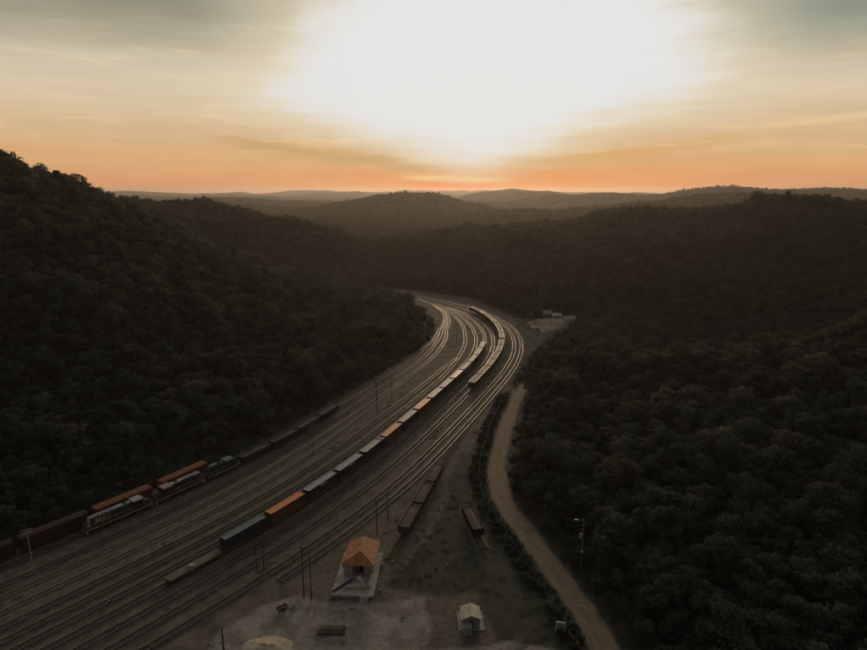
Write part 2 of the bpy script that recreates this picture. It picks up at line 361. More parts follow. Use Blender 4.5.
GRAVEL = [g(*p) for p in [(190,665),(222,626),(262,606),(300,596),(322,604),(378,603),(426,594),(433,640),(420,652),(520,640),(560,652),(560,675)]]
GRASS = [g(*p) for p in [(500,400),(478,440),(452,468),(440,520),(410,560),(380,590),(440,597),(470,590),(500,650),(640,690),(560,580),(515,525),(488,480),(492,440),(508,402)]] 
GRASS2 = [g(*p) for p in [(515,392),(500,350),(512,330),(520,318),(575,330),(556,348),(530,385)]]
CLEAR = [g(*p) for p in [(526,323),(540,317),(560,314),(578,313),(576,318),(564,322),(560,329),(542,333),(536,328)]]
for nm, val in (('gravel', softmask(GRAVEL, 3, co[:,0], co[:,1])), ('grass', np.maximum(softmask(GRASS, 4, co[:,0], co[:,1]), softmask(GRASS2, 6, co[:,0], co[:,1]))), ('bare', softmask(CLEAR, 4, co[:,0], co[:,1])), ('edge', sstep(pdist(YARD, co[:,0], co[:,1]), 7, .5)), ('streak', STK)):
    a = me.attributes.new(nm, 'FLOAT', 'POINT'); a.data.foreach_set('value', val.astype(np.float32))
ym = mat('yard_ground', (.155,.128,.096), .95, .3, .16, bump=.5, bscale=1.6, tint=(.085,.07,.052))
t_ = ym.node_tree; b_ = t_.nodes['Principled BSDF']; src = b_.inputs['Base Color'].links[0].from_socket; c_ = t_.nodes['Texture Coordinate']; b_.inputs['Specular IOR Level'].default_value = .25
def layer(src, attr, c1, c2, scale):
    a = t_.nodes.new('ShaderNodeAttribute'); a.attribute_name = attr
    n = t_.nodes.new('ShaderNodeTexNoise'); n.inputs['Scale'].default_value = scale; n.inputs['Detail'].default_value = 12; n.inputs['Roughness'].default_value = .72; t_.links.new(c_.outputs['Object'], n.inputs['Vector'])
    ad = t_.nodes.new('ShaderNodeMath'); ad.operation = 'ADD'; t_.links.new(a.outputs['Fac'], ad.inputs[0])
    sc = t_.nodes.new('ShaderNodeMath'); sc.operation = 'MULTIPLY_ADD'; sc.inputs[1].default_value = 1.5; sc.inputs[2].default_value = -.75; t_.links.new(n.outputs['Fac'], sc.inputs[0]); t_.links.new(sc.outputs[0], ad.inputs[1])
    mr = t_.nodes.new('ShaderNodeMapRange'); mr.interpolation_type = 'SMOOTHSTEP'; mr.inputs[1].default_value = .4; mr.inputs[2].default_value = .75; t_.links.new(ad.outputs[0], mr.inputs[0])
    n2 = t_.nodes.new('ShaderNodeTexNoise'); n2.inputs['Scale'].default_value = scale*2.3; n2.inputs['Detail'].default_value = 8; t_.links.new(c_.outputs['Object'], n2.inputs['Vector'])
    r = t_.nodes.new('ShaderNodeValToRGB'); t_.links.new(n2.outputs['Fac'], r.inputs[0]); r.color_ramp.elements[0].position = .38; r.color_ramp.elements[1].position = .62
    r.color_ramp.elements[0].color = (*c1, 1); r.color_ramp.elements[1].color = (*c2, 1)
    m = t_.nodes.new('ShaderNodeMix'); m.data_type = 'RGBA'; t_.links.new(mr.outputs[0], m.inputs[0]); t_.links.new(src, m.inputs[6]); t_.links.new(r.outputs[0], m.inputs[7])
    return m.outputs[2]
src = layer(src, 'streak', (.20,.165,.125), (.115,.09,.068), .25)
src = layer(src, 'grass', (.044,.048,.031), (.070,.070,.046), .12)
src = layer(src, 'gravel', (.20,.17,.135), (.33,.29,.24), .1)
src = layer(src, 'bare', (.20,.145,.10), (.46,.36,.25), .16)
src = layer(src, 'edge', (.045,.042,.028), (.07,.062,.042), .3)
gn = t_.nodes.new('ShaderNodeTexNoise'); gn.inputs['Scale'].default_value = 1.1; gn.inputs['Detail'].default_value = 8; gn.inputs['Roughness'].default_value = .75; t_.links.new(c_.outputs['Object'], gn.inputs['Vector'])
gr = t_.nodes.new('ShaderNodeMapRange'); gr.inputs[1].default_value = .3; gr.inputs[2].default_value = .7; gr.inputs[3].default_value = .6; gr.inputs[4].default_value = 1.4; t_.links.new(gn.outputs['Fac'], gr.inputs[0])
gs = t_.nodes.new('ShaderNodeVectorMath'); gs.operation = 'SCALE'; t_.links.new(src, gs.inputs[0]); t_.links.new(gr.outputs[0], gs.inputs[3]); src = gs.outputs[0]
t_.links.new(src, b_.inputs['Base Color'])
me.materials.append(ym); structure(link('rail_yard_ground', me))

# ------------------------------------------------------------------ dirt road
mat('road_dirt', (.245,.178,.122), .9, .22, .3, bump=.6, bscale=2.5, tint=(.16,.104,.062))
T = np.gradient(ROAD, axis=0); T /= np.hypot(*T.T)[:,None]; Nn = np.stack([T[:,1], -T[:,0]], -1)
n_ = 480; RD = spline(ROAD, n_); T2 = np.gradient(RD, axis=0); T2 /= np.hypot(*T2.T)[:,None]; N2 = np.stack([T2[:,1], -T2[:,0]], -1)
ii = np.arange(n_*1.0); z0_ = np.zeros(n_); taper = 1 - .16*sstep(RD[:,1], 150, 245)
wobL = (3.15 + 1.1*(fbm(ii, z0_, 12, 4, 3)-.5))*taper; wobR = (3.15 + 1.5*(fbm(ii, z0_, 11, 4, 4)-.5))*taper
us = np.linspace(-1, 1, 13); V = []; rut = []; edge = []
for i in range(n_):
    for u in us:
        w_ = wobR[i] if u > 0 else wobL[i]; p = RD[i] + N2[i]*u*w_; r_ = math.exp(-((abs(u)-.42)/.16)**2); rut.append(r_); edge.append(max(0, (abs(u)-.7)/.3))
        V.append((p[0], p[1], .03 + .10*(1-u*u) - .045*r_))
mb = MB(); mb.add(V, [(i*13+k, i*13+k+1, i*13+k+14, i*13+k+13) for i in range(n_-1) for k in range(12)])
o = obj('dirt_road', mb, 'road_dirt'); o.data.polygons.foreach_set('use_smooth', [True]*len(o.data.polygons)); structure(o)
for nm, val in (('rut', rut), ('verge', edge)): o.data.attributes.new(nm, 'FLOAT', 'POINT').data.foreach_set('value', np.array(val, np.float32))
rm = MATS['road_dirt']; t_ = rm.node_tree; b_ = t_.nodes['Principled BSDF']; c_ = t_.nodes['Texture Coordinate']; src = b_.inputs['Base Color'].links[0].from_socket
src = layer(src, 'rut', (.22,.145,.088), (.275,.185,.115), .35); src = layer(src, 'verge', (.07,.062,.04), (.12,.095,.06), .6)
t_.links.new(src, b_.inputs['Base Color'])

# ------------------------------------------------------------------ railway tracks
RAILZ = .45; GA = .8
def prof(d, s): k = sorted(d); return np.interp(s, k, [d[i] for i in k])
tracks = {
 'L2': ({0:-40.8,90:-40.2,200:-39.4,240:-36.5}, 0, 242, 'far left track by the hill carrying the orange-roofed boxcars', None),
 'L1': ({0:-36.9,120:-35.7,165:-33.6,310:-33.2,361:-27.5,420:-12,454:-4.2,480:-2.5}, 0, 480, 'left track at the hill foot on which the locomotives stand', None),
 'A2': ({0:-30.3,60:-29.3,200:-28.6,317:-28.6,361:-26,415:-13,452:-5.5}, 0, 452, 'empty shining track bending round the wooded spur on the inside of the curve', 'empty tracks of the inner bundle'),
 'A3': ({0:-24.6,110:-24,317:-24.2,361:-23,410:-12,450:-4.2}, 0, 452, 'empty shining track bending round the wooded spur on the inside of the curve', 'empty tracks of the inner bundle'),
 'F1': ({0:-18.8,150:-18.8,215:-21.5,235:-23.5}, 0, 236, 'dull weed-grown track across the open yard left of the container train', 'dull tracks in the open yard'),
 'F2': ({0:-13.6,180:-13.6,270:-13,290:-11}, 0, 290, 'dull weed-grown track across the open yard left of the container train', 'dull tracks in the open yard'),
 'B1': ({0:-9.2,250:-8.6,300:-11,347:-12,399:-9,445:-3.8}, 0, 445, 'empty track two lines left of the container train', None),
 'B2': ({0:-4.7,300:-4.7,350:-5.6,400:-4.4,440:-1}, 0, 440, 'empty track directly left of the container train', None),
 'T1': ({0:0,584:0}, 0, 584, 'track carrying the long container train', None),
 'P1': ({0:4.9,380:5.0,440:1.2}, 0, 440, 'empty track between the container train and the hopper train', None),
 'D':  ({0:9.7,409:10,450:7,490:4.6,584:4.6}, 0, 584, 'track carrying the hopper train round the bend', None),
 'C1': ({0:14.2,140:16.2,192:16.4,300:17.1,387:17.4,440:13,490:9.4,584:9.2}, 60, 584, 'bright outer track on the right of the hopper train', None),
 'C2': ({100:19.6,150:20.4,300:21.2,360:21.5,420:19,470:10.8}, 100, 470, 'outermost track on the right side of the bend', None)}
TR = {}
def build_track(pts, label, group, bed='ballast', rail='steel_rail'):
    d = np.gradient(pts, axis=0); d /= np.hypot(*d.T)[:,None]; nn = np.stack([d[:,1], -d[:,0]], -1); n = len(pts)
    r = thing('railway_track', label, 'railway track', (float(pts[n//3][0]), float(pts[n//3][1]), .02), 0, group); ox, oy = r.location.x, r.location.y
    def sweep(name, prof_, m):
        k = len(prof_); mb = MB()
        v = [(pts[i][0]+nn[i][0]*u-ox, pts[i][1]+nn[i][1]*u-oy, z-.02) for i in range(n) for u, z in prof_]
        f = [(i*k+j, i*k+(j+1)%k, i*k+k+(j+1)%k, i*k+k+j) for i in range(n-1) for j in range(k)] + [tuple(range(k)), tuple(range((n-1)*k, n*k))[::-1]]
        return obj(name, mb.add(v, f), m, r)
    sweep('ballast_bed', [(-1.75,.021),(1.75,.021),(1.3,.2),(-1.3,.2)], bed)
    for sgn in (-1, 1): sweep('rail', [(sgn*GA-.05,.29),(sgn*GA+.05,.29),(sgn*GA+.04,RAILZ),(sgn*GA-.04,RAILZ)], rail)
    s = np.r_[0, np.cumsum(np.hypot(*np.diff(pts, axis=0).T))]; mb = MB()
    for q in np.arange(.4, s[-1]-.3, .72):
        x = np.interp(q, s, pts[:,0]); y = np.interp(q, s, pts[:,1])
        if y > 330: break
        tx = np.interp(q, s, d[:,0]); ty = np.interp(q, s, d[:,1]); j = random.uniform(-.04,.04)
        v = [(x+ty*a+tx*(b+j*a)-ox, y-tx*a+ty*(b+j*a)-oy, z-.02) for z in (.15,.29) for a, b in ((-1.15,-.12),(1.15,-.12),(1.15,.12),(-1.15,.12))]
        mb.add(v, [(4,5,6,7),(0,1,5,4),(1,2,6,5),(2,3,7,6),(3,0,4,7)])
    o = obj('sleepers', mb, 'sleeper_wood', r); o['kind'] = 'stuff'
    return r
for k, (pr, s0, s1, lab, grp) in tracks.items():
    s = np.linspace(s0, s1, int((s1-s0)/3)+2); pts = line(s, prof(pr, s)); TR[k] = pts; build_track(pts, lab, grp, 'pale_ballast' if k in ('A3','F1') else 'ballast')
TR['S1'] = spline([(-10.4,128.5),(-8.2,136.5),(2.3,176.6),(9.5,203),(17,226)], 45); build_track(TR['S1'], 'overgrown siding on the right with the old brown gondola wagons', None, 'yard_ground', 'rusty_steel')
TR['S2'] = spline([(12.5,133),(10.5,142),(8.7,150.2)], 10); build_track(TR['S2'], 'short rusty stub of track in the grass under the red derelict wagon', None, 'yard_ground', 'rusty_steel')
def pose(key, s_from_start):
    P = TR[key]; s = np.r_[0, np.cumsum(np.hypot(*np.diff(P, axis=0).T))]
    f = lambda q: np.array([np.interp(q, s, P[:,0]), np.interp(q, s, P[:,1])])
    a, b = f(s_from_start-4.5), f(s_from_start+4.5); c = (a+b)/2; dd = b-a
    return (float(c[0]), float(c[1]), RAILZ), math.atan2(dd[1], dd[0])
def s_of(key, x, y):
    P = TR[key]; s = np.r_[0, np.cumsum(np.hypot(*np.diff(P, axis=0).T))]; return s[np.argmin((P[:,0]-x)**2 + (P[:,1]-y)**2)]

# ------------------------------------------------------------------ wagons (length along local x, wheels on z = 0)
def bogie_mesh():
    mb = MB()
    for s in (-1,1): mb.box(-1.15,1.15,s*.98-.06,s*.98+.06,.38,.68); mb.box(-.35,.35,s*.98-.09,s*.98+.09,.25,.8)
    mb.box(-.2,.2,-.95,.95,.5,.82); return mb.mesh('bogie', 'dark_steel')
def wheelset_mesh():
    mb = MB(); mb.bar((0,-1.0,.45),(0,1.0,.45),.08)
    for s in (-1,1): mb.bar((0,s*GA-.06,.45),(0,s*GA+.07,.45),.45,14)
    return mb.mesh('wheelset', 'rusty_steel')
BOG, WHL = bogie_mesh(), wheelset_mesh()
def bogies(r, x):
    for s in (-1,1):
        b = link('bogie', BOG, r, (s*x,0,0))
        for q in (-.85,.85): link('wheelset', WHL, b, (q,0,0))
def couplers(r, L, z=.85):
    for s in (-1,1): obj('coupler', MB().box(-.28,.28,-.13,.13,z-.12,z+.12), 'dark_steel', r, (s*(L/2+.2),0,0))
def flat_wagon_proto(m='wagon_brown', L=13.4):
    r = thing('flat_wagon', 'x', 'wagon'); mb = MB()
    mb.box(-L/2,L/2,-1.25,1.25,.98,1.12); obj('deck', mb, m, r)
    mb = MB()
    for s in (-1,1): mb.box(-L/2+.02,L/2-.02,s*1.27-.05,s*1.27+.05,.74,1.09); mb.box(-L/2+1,L/2-1,s*.35-.08,s*.35+.08,.6,.979)
    for x in (-L/2,L/2): mb.box(x-.06,x+.06,-1.22,1.22,.72,1.06)
    obj('underframe', mb, m, r); bogies(r, L/2-2); couplers(r, L); return r
def container_meshes(L, body, roof, H=2.75):
    w = 1.22; D = {}
    n = int(L/.56); mb = MB()
    def wall(sgn):
        xs = []; 
        x0 = -L/2+.16; p = (L-.32)/n
        for i in range(n): xs += [(x0+i*p, 0), (x0+i*p+p*.35, 0), (x0+i*p+p*.5, -.07), (x0+i*p+p*.85, -.07)]
        xs.append((L/2-.16, 0)); v = []; f = []
        for x, d in xs: v += [(x, sgn*(w-.02+d), .12), (x, sgn*(w-.02+d), H-.1)]
        for i in range(len(xs)-1): f.append((2*i, 2*i+2, 2*i+3, 2*i+1))
        return MB().add(v, f)
    D['wall'] = [wall(1).mesh('wall', body), wall(-1).mesh('wall', body)]
    mb = MB()
    for s in (-1,1):
        mb.box(-L/2,L/2,s*w-.05,s*w+.05,0,.15); mb.box(-L/2,L/2,s*w-.05,s*w+.05,H-.12,H)
        for x in (-1,1): mb.box(x*(L/2-.08)-.08,x*(L/2-.08)+.08,s*w-.06,s*w+.06,.15,H-.12)
    for x in (-1,1): mb.box(x*(L/2-.06)-.06,x*(L/2-.06)+.06,-w+.05,w-.05,.005,.16); mb.box(x*(L/2-.06)-.06,x*(L/2-.06)+.06,-w+.05,w-.05,H-.13,H-.01)
    D['frame'] = mb.mesh('frame', body)
    mb = MB(); k = max(4, int(L/.9)); p = (L-.3)/k; v = []; f = []
    for i in range(k):
        for x, z in ((0,0),(.08,.045),(p*.5,.045),(p*.5+.08,0)): v += [(-L/2+.15+i*p+x, -w+.06, H-.06+z), (-L/2+.15+i*p+x, w-.06, H-.06+z)]
    v += [(L/2-.15,-w+.06,H-.06),(L/2-.15,w-.06,H-.06)]
    for i in range(len(v)//2-1): f.append((2*i,2*i+1,2*i+3,2*i+2))
    mb.add(v, f); 
    for s in (-1,1): mb.box(-L/2+.05,L/2-.05,s*(w-.06)-.1,s*(w-.06)+.1,H-.02,H+.02)
    for x in (-1,1): mb.box(x*(L/2-.1)-.09,x*(L/2-.1)+.09,-w+.14,w-.14,H-.02,H+.018)
    D['roof'] = mb.mesh('roof', roof)
    D['door'] = MB().box(-L/2+.06,-L/2+.1,.01,w-.07,.17,H-.14).mesh('door', body), MB().box(-L/2+.06,-L/2+.1,-w+.07,-.01,.17,H-.14).mesh('door', body)
    mb = MB()
    for y in (-.25,.25): mb.bar((-L/2+.035,0+y*.9,.22),(-L/2+.035,0+y*.9,H-.2),.028)
    D['lock_bar'] = mb.mesh('lock_bar', 'grey_sheet')
    D['end_wall'] = MB().box(L/2-.1,L/2-.06,-w+.07,w-.07,.17,H-.14).mesh('end_wall', body)
    D['corner_casting'] = MB().box(-.1,.1,-.09,.09,-.06,.06).mesh('corner_casting', body)
    D['floor'] = MB().box(-L/2+.1,L/2-.1,-w+.06,w-.06,.03,.11).mesh('floor', 'dark_steel')
    mb = MB(); x = -L*.12; random.seed(3)
    for i in range(9): q = random.uniform(.16,.34); mb.box(x,x+q,-w-.065,-w-.052,H-.72,H-.36); x += q+.1
    D['marking'] = mb.mesh('marking', 'white_paint')
    return D, L, w, H
CM = {}
def container(body, roof, L, label, loc, rz, marks=False, group='containers on the long train'):
    k = (body, roof, L)
    if k not in CM: CM[k] = container_meshes(L, body, roof)
    D, L, w, H = CM[k]
    r = thing('freight_container', label, 'container', loc, rz, group)
    for m in D['wall']: link('wall', m, r)
    for m in D['door']:
        d = link('door', m, r); link('lock_bar', D['lock_bar'], d, (0, .58 if m is D['door'][0] else -.58, 0))
    for n_ in ('frame','roof','end_wall','floor'): link(n_, D[n_], r)
    for sx in (-1,1):
        for sy in (-1,1): link('corner_casting', D['corner_casting'], r, (sx*(L/2-.1), sy*(w-.02), H-.01))
    if marks: link('marking', D['marking'], r)
    return r
ORD = ['first','second','third','fourth','fifth','sixth','seventh','eighth','ninth','tenth','eleventh','twelfth','thirteenth','fourteenth','fifteenth']
cons = [('navy_paint','slate_paint','dark slate container with dull grey roof'),('shaded_maroon_paint','orange_roof_paint','container with bright orange roof'),
        ('navy_paint','grey_paint','dark container with grey roof and white lettering'),('navy_paint','grey_paint','dark container with grey roof and white lettering'),('navy_paint','grey_paint','dark container with grey roof'),
        ('shaded_maroon_paint','orange_roof_paint','container with bright orange roof'),('navy_paint','grey_paint','dark container with grey roof'),('shaded_maroon_paint','orange_roof_paint','container with bright orange roof'),
        ('navy_paint','grey_paint','dark container with grey roof'),('navy_paint','grey_paint','dark container with grey roof'),('wagon_red','brick_paint','container with dull brick-red roof'),
        ('slate_paint','pale_paint','container with pale grey roof'),('navy_paint','pale_paint','container with pale grey roof'),('slate_paint','pale_paint','container with pale whitish roof'),('slate_paint','pale_paint','container with pale whitish roof')]
fw = flat_wagon_proto(); first = True
s1 = s_of('T1', *g(221,541,4.2)) + 7.0
def next_wagon(proto, flag, loc, rz, label, group):
    o = proto if not flag[0] else copy_tree(proto); flag[0] = True
    o.location = loc; o.rotation_euler = (0,0,rz); o['label'] = label; o['group'] = group; return o
used = [False]
for i, (b, rf, lb) in enumerate(cons):
    loc, rz = pose('T1', s1 + 14.35*i)
    next_wagon(fw, used, loc, rz, f'brown flat wagon under the {ORD[i]} container from the near end of the long train', 'flat wagons of the long train')
    L_ = 12.75 if i != 4 else 10.6
    c, s = math.cos(rz), math.sin(rz); off = -.9 if i == 4 else 0
    container(b, rf, L_, f'{lb}, {ORD[i]} from the near end', (loc[0]+c*off, loc[1]+s*off, RAILZ+1.122), rz, marks=i in (2,3))
    if i == 4: container('navy_paint', 'grey_paint', 1.6, 'very short grey-roofed container box at the far end of the fifth flat wagon', (loc[0]+c*5.9, loc[1]+s*5.9, RAILZ+1.122), rz)
loc, rz = pose('T1', s1-14.3)
next_wagon(fw, used, loc, rz, 'empty flat wagon with bare brown deck at the near end of the container train', 'flat wagons of the long train')
dk = [c for c in copy_tree(fw).children]  # placeholder removed below
tmp = dk[0].parent
for ch in list(tmp.children_recursive): bpy.data.objects.remove(ch)
bpy.data.objects.remove(tmp)
# dusty timber deck on the empty wagon
empty = [o for o in COL.objects if o.get('label', '').startswith('empty flat wagon')][0]
for ch in list(empty.children):
    if ch.name.startswith('deck'): bpy.data.objects.remove(ch)
mat('dusty_deck', (.21,.17,.12), .85, .3, 1)
pl = MB().box(-.17,.17,-1.25,1.25,.98,1.12).mesh('deck_plank', 'dusty_deck')
for i in range(38): link('deck_plank', pl, empty, (-6.66+i*.36, 0, random.uniform(-.008,.012)))
c_, s_ = math.cos(rz), math.sin(rz)
mb = MB(); mb.box(-.42,.38,-.33,.35,0,.3); mb.prism([(-.3,.3),(.28,.3),(.1,.55),(-.18,.5)], 'x', -.35, .2); mb.box(.5,.95,-.2,.2,0,.22)
o = obj('white_sack', mb, 'white_paint', None, (loc[0]-c_*.8, loc[1]-s_*.8, RAILZ+1.135)); o.rotation_euler = (0,0,.8); tag(o, 'small white bundle lying on the empty flat wagon', 'sack')

def gondola_proto(m, load, L=12.6, H=2.3, top=None, hopper=False):
    r = thing('hopper_wagon' if hopper else 'gondola_wagon', 'x', 'wagon'); w = 1.42; z0 = .95; mb = MB()
    if hopper:
        mb.prism([(-w+.25,z0+.05),(w-.25,z0+.05),(w-.05,z0+.8),(-w+.05,z0+.8)], 'x', -L/2+.4, L/2-.4)
    else: mb.box(-L/2,L/2,-w+.05,w-.05,z0,z0+.14)
    obj('floor', mb, m, r)
    for s in (-1,1): obj('side_wall', MB().box(-L/2,L/2,s*w-.04,s*w+.04,z0+.15,z0+H), m, r)
    for s in (-1,1): obj('end_wall', MB().box(s*(L/2-.04)-.04,s*(L/2-.04)+.04,-w+.05,w-.05,z0+.15,z0+H), m, r)
    n = 9; rib = MB().box(-.06,.06,-.05,.05,0,H-.2).mesh('rib', m)
    for s in (-1,1):
        for i in range(n): link('rib', rib, r, (-L/2+.3+i*(L-.6)/(n-1), s*(w+.09), z0+.15))
    mb = MB(); t = top or m
    for s in (-1,1): mb.box(-L/2-.04,L/2+.04,s*w-.1,s*w+.1,z0+H+.002,z0+H+.12)
    for s in (-1,1): mb.box(s*(L/2-.04)-.1,s*(L/2-.04)+.1,-w+.1,w-.1,z0+H+.003,z0+H+.115)
    obj('top_rim', mb, t, r)
    if load:
        nx, ny = 26, 5; xs = np.linspace(-L/2+.09, L/2-.09, nx); ys = np.linspace(-w+.06, w-.06, ny); X, Y = np.meshgrid(xs, ys)
        Z = z0+H-.35 + .4*np.cos(Y/w*1.3)*(.6+.6*vnoise(X+7, Y, 2.2, 8)) 
        me, _ = grid_mesh('load', X, Y, Z); me.materials.append(MATS[load]); link('load', me, r)
        if hopper:
            bar = MB().box(-.11,.11,-w+.11,w-.11,z0+H+.0,z0+H+.1).mesh('cross_bar', t)
            for i in range(1, 8): link('cross_bar', bar, r, (-L/2+i*L/8, 0, 0))
    bogies(r, L/2-2); couplers(r, L); return r
# the hopper train on track D
hp = gondola_proto('wagon_brown', 'ore_load', 12.5, 2.6, 'wagon_dust', True); used = [False]
ho = None
x0, y0 = g(470,383,3.9); s2 = s_of('D', x0, y0) + 6.8
for i in range(13):
    if i == 9: s2 += 1.0
    loc, rz = pose('D', s2 + 14.2*i + (1.6 if i > 5 else 0))
    if i == 10:
        ho = gondola_proto('wagon_red', 'ore_load', 13.0, 2.6, 'orange_roof_paint', True); ho.location = loc; ho.rotation_euler = (0,0,rz); ho['group'] = 'wagons of the hopper train'; ho['label'] = 'hopper wagon with orange top rim far round the bend in the hopper train'; continue
    next_wagon(hp, used, loc, rz, f'brown hopper wagon with ribbed dusty top, {ORD[i]} from the near end of the hopper train', 'wagons of the hopper train')
# old gondolas on the overgrown siding
og = gondola_proto('wagon_brown', 'dirt_load', 11.6, 1.9); used = [False]
for i, w_ in enumerate(('nearest', 'middle', 'farthest')):
    loc, rz = pose('S1', s_of('S1', -8.2, 136.5) + 6.4 + 13.0*i)
    next_wagon(og, used, loc, rz, f'old brown gondola wagon on the overgrown siding, {w_} of three', 'old wagons on the siding')
rd = gondola_proto('wagon_red', 'dirt_load', 11.6, 1.9)
loc, rz = pose('S2', s_of('S2', 10.5, 142)); rd.location = loc; rd.rotation_euler = (0,0,rz); rd['label'] = 'derelict dark red wagon standing alone in the grass beside the dirt road'
# low dark gondolas behind the locomotives on L1, and far left ones on L2
lg = gondola_proto('dark_steel', 'coal_load', 12.6, 1.7); used = [False]
sL = s_of('L1', *g(207,480,.45))
for i in range(4):
    loc, rz = pose('L1', sL + 8.5 + 14*i)
    next_wagon(lg, used, loc, rz, f'low dark gondola wagon, {ORD[i]} behind the locomotives at the hill foot', 'low dark wagons behind the locomotives')

def boxcar_proto(body, roof, L=15.5, H=3.3):
    r = thing('boxcar', 'x', 'wagon'); w = 1.4; z0 = .9
    obj('underframe', MB().box(-L/2,L/2,-w+.1,w-.1,z0-.15,z0), 'dark_steel', r)
    for s in (-1,1):
        sw = obj('side_wall', MB().box(-L/2,L/2,s*w-.04,s*w+.04,z0+.002,z0+H-.4), body, r)
        d = obj('door', MB().box(-1.5,1.5,s*(w+.09)-.04,s*(w+.09)+.04,z0+.1,z0+H-.55), body, r)
        obj('handle', MB().box(1.1,1.2,s*(w+.16)-.03,s*(w+.16)+.03,z0+1,z0+1.6), 'dark_steel', d)
        rib = MB().box(-.05,.05,-.04,.04,.1,H-.6).mesh('rib', body)
        for x in np.r_[np.linspace(-L/2+.3,-2.2,6), np.linspace(2.2,L/2-.3,6)]: link('rib', rib, r, (float(x), s*(w+.082), z0))
    for s in (-1,1): obj('end_wall', MB().box(s*(L/2-.05)-.04,s*(L/2-.05)+.04,-w+.05,w-.05,z0+.002,z0+H-.4), body, r)
    pr = [(-w-.06,z0+H-.399),(w+.06,z0+H-.399),(w+.02,z0+H-.25),(w*.5,z0+H-.03),(0,z0+H+.03),(-w*.5,z0+H-.03),(-w-.02,z0+H-.25)]
    ro = obj('roof', MB().prism(pr, 'x', -L/2-.05, L/2+.05), roof, r)
    seam = MB().prism([(-w*.5,z0+H-.02),(w*.5,z0+H-.02),(w*.5,z0+H+.03),(0,z0+H+.09),(-w*.5,z0+H+.03)], 'x', -.05, .05).mesh('seam', roof)
    for i in range(11): link('seam', seam, ro, (-L/2+.6+i*(L-1.2)/10, 0, 0))
    bogies(r, L/2-2.2); couplers(r, L); return r
bc = boxcar_proto('shaded_maroon_paint', 'boxcar_orange'); used = [False]
sA = s_of('L2', *g(97,509,4.6)); sB = s_of('L2', *g(157,482,4.6))
loc, rz = pose('L2', sA + 8.6); next_wagon(bc, used, loc, rz, 'orange-roofed boxcar behind the dark locomotive with lettering', 'orange boxcars at the hill foot')
loc, rz = pose('L2', sB + 8.4); next_wagon(bc, used, loc, rz, 'orange-roofed boxcar behind the cream-cabbed locomotive', 'orange boxcars at the hill foot')
rb = boxcar_proto('wagon_red', 'wagon_red'); used = [False]
loc, rz = pose('L2', sA - 8.8); next_wagon(rb, used, loc, rz, 'dark red boxcar ahead of the orange boxcars, nearer one to them', 'dark red boxcars at the left edge')
loc, rz = pose('L2', sA - 25.8); next_wagon(rb, used, loc, rz, 'dark red boxcar cut by the left edge of the picture', 'dark red boxcars at the left edge')

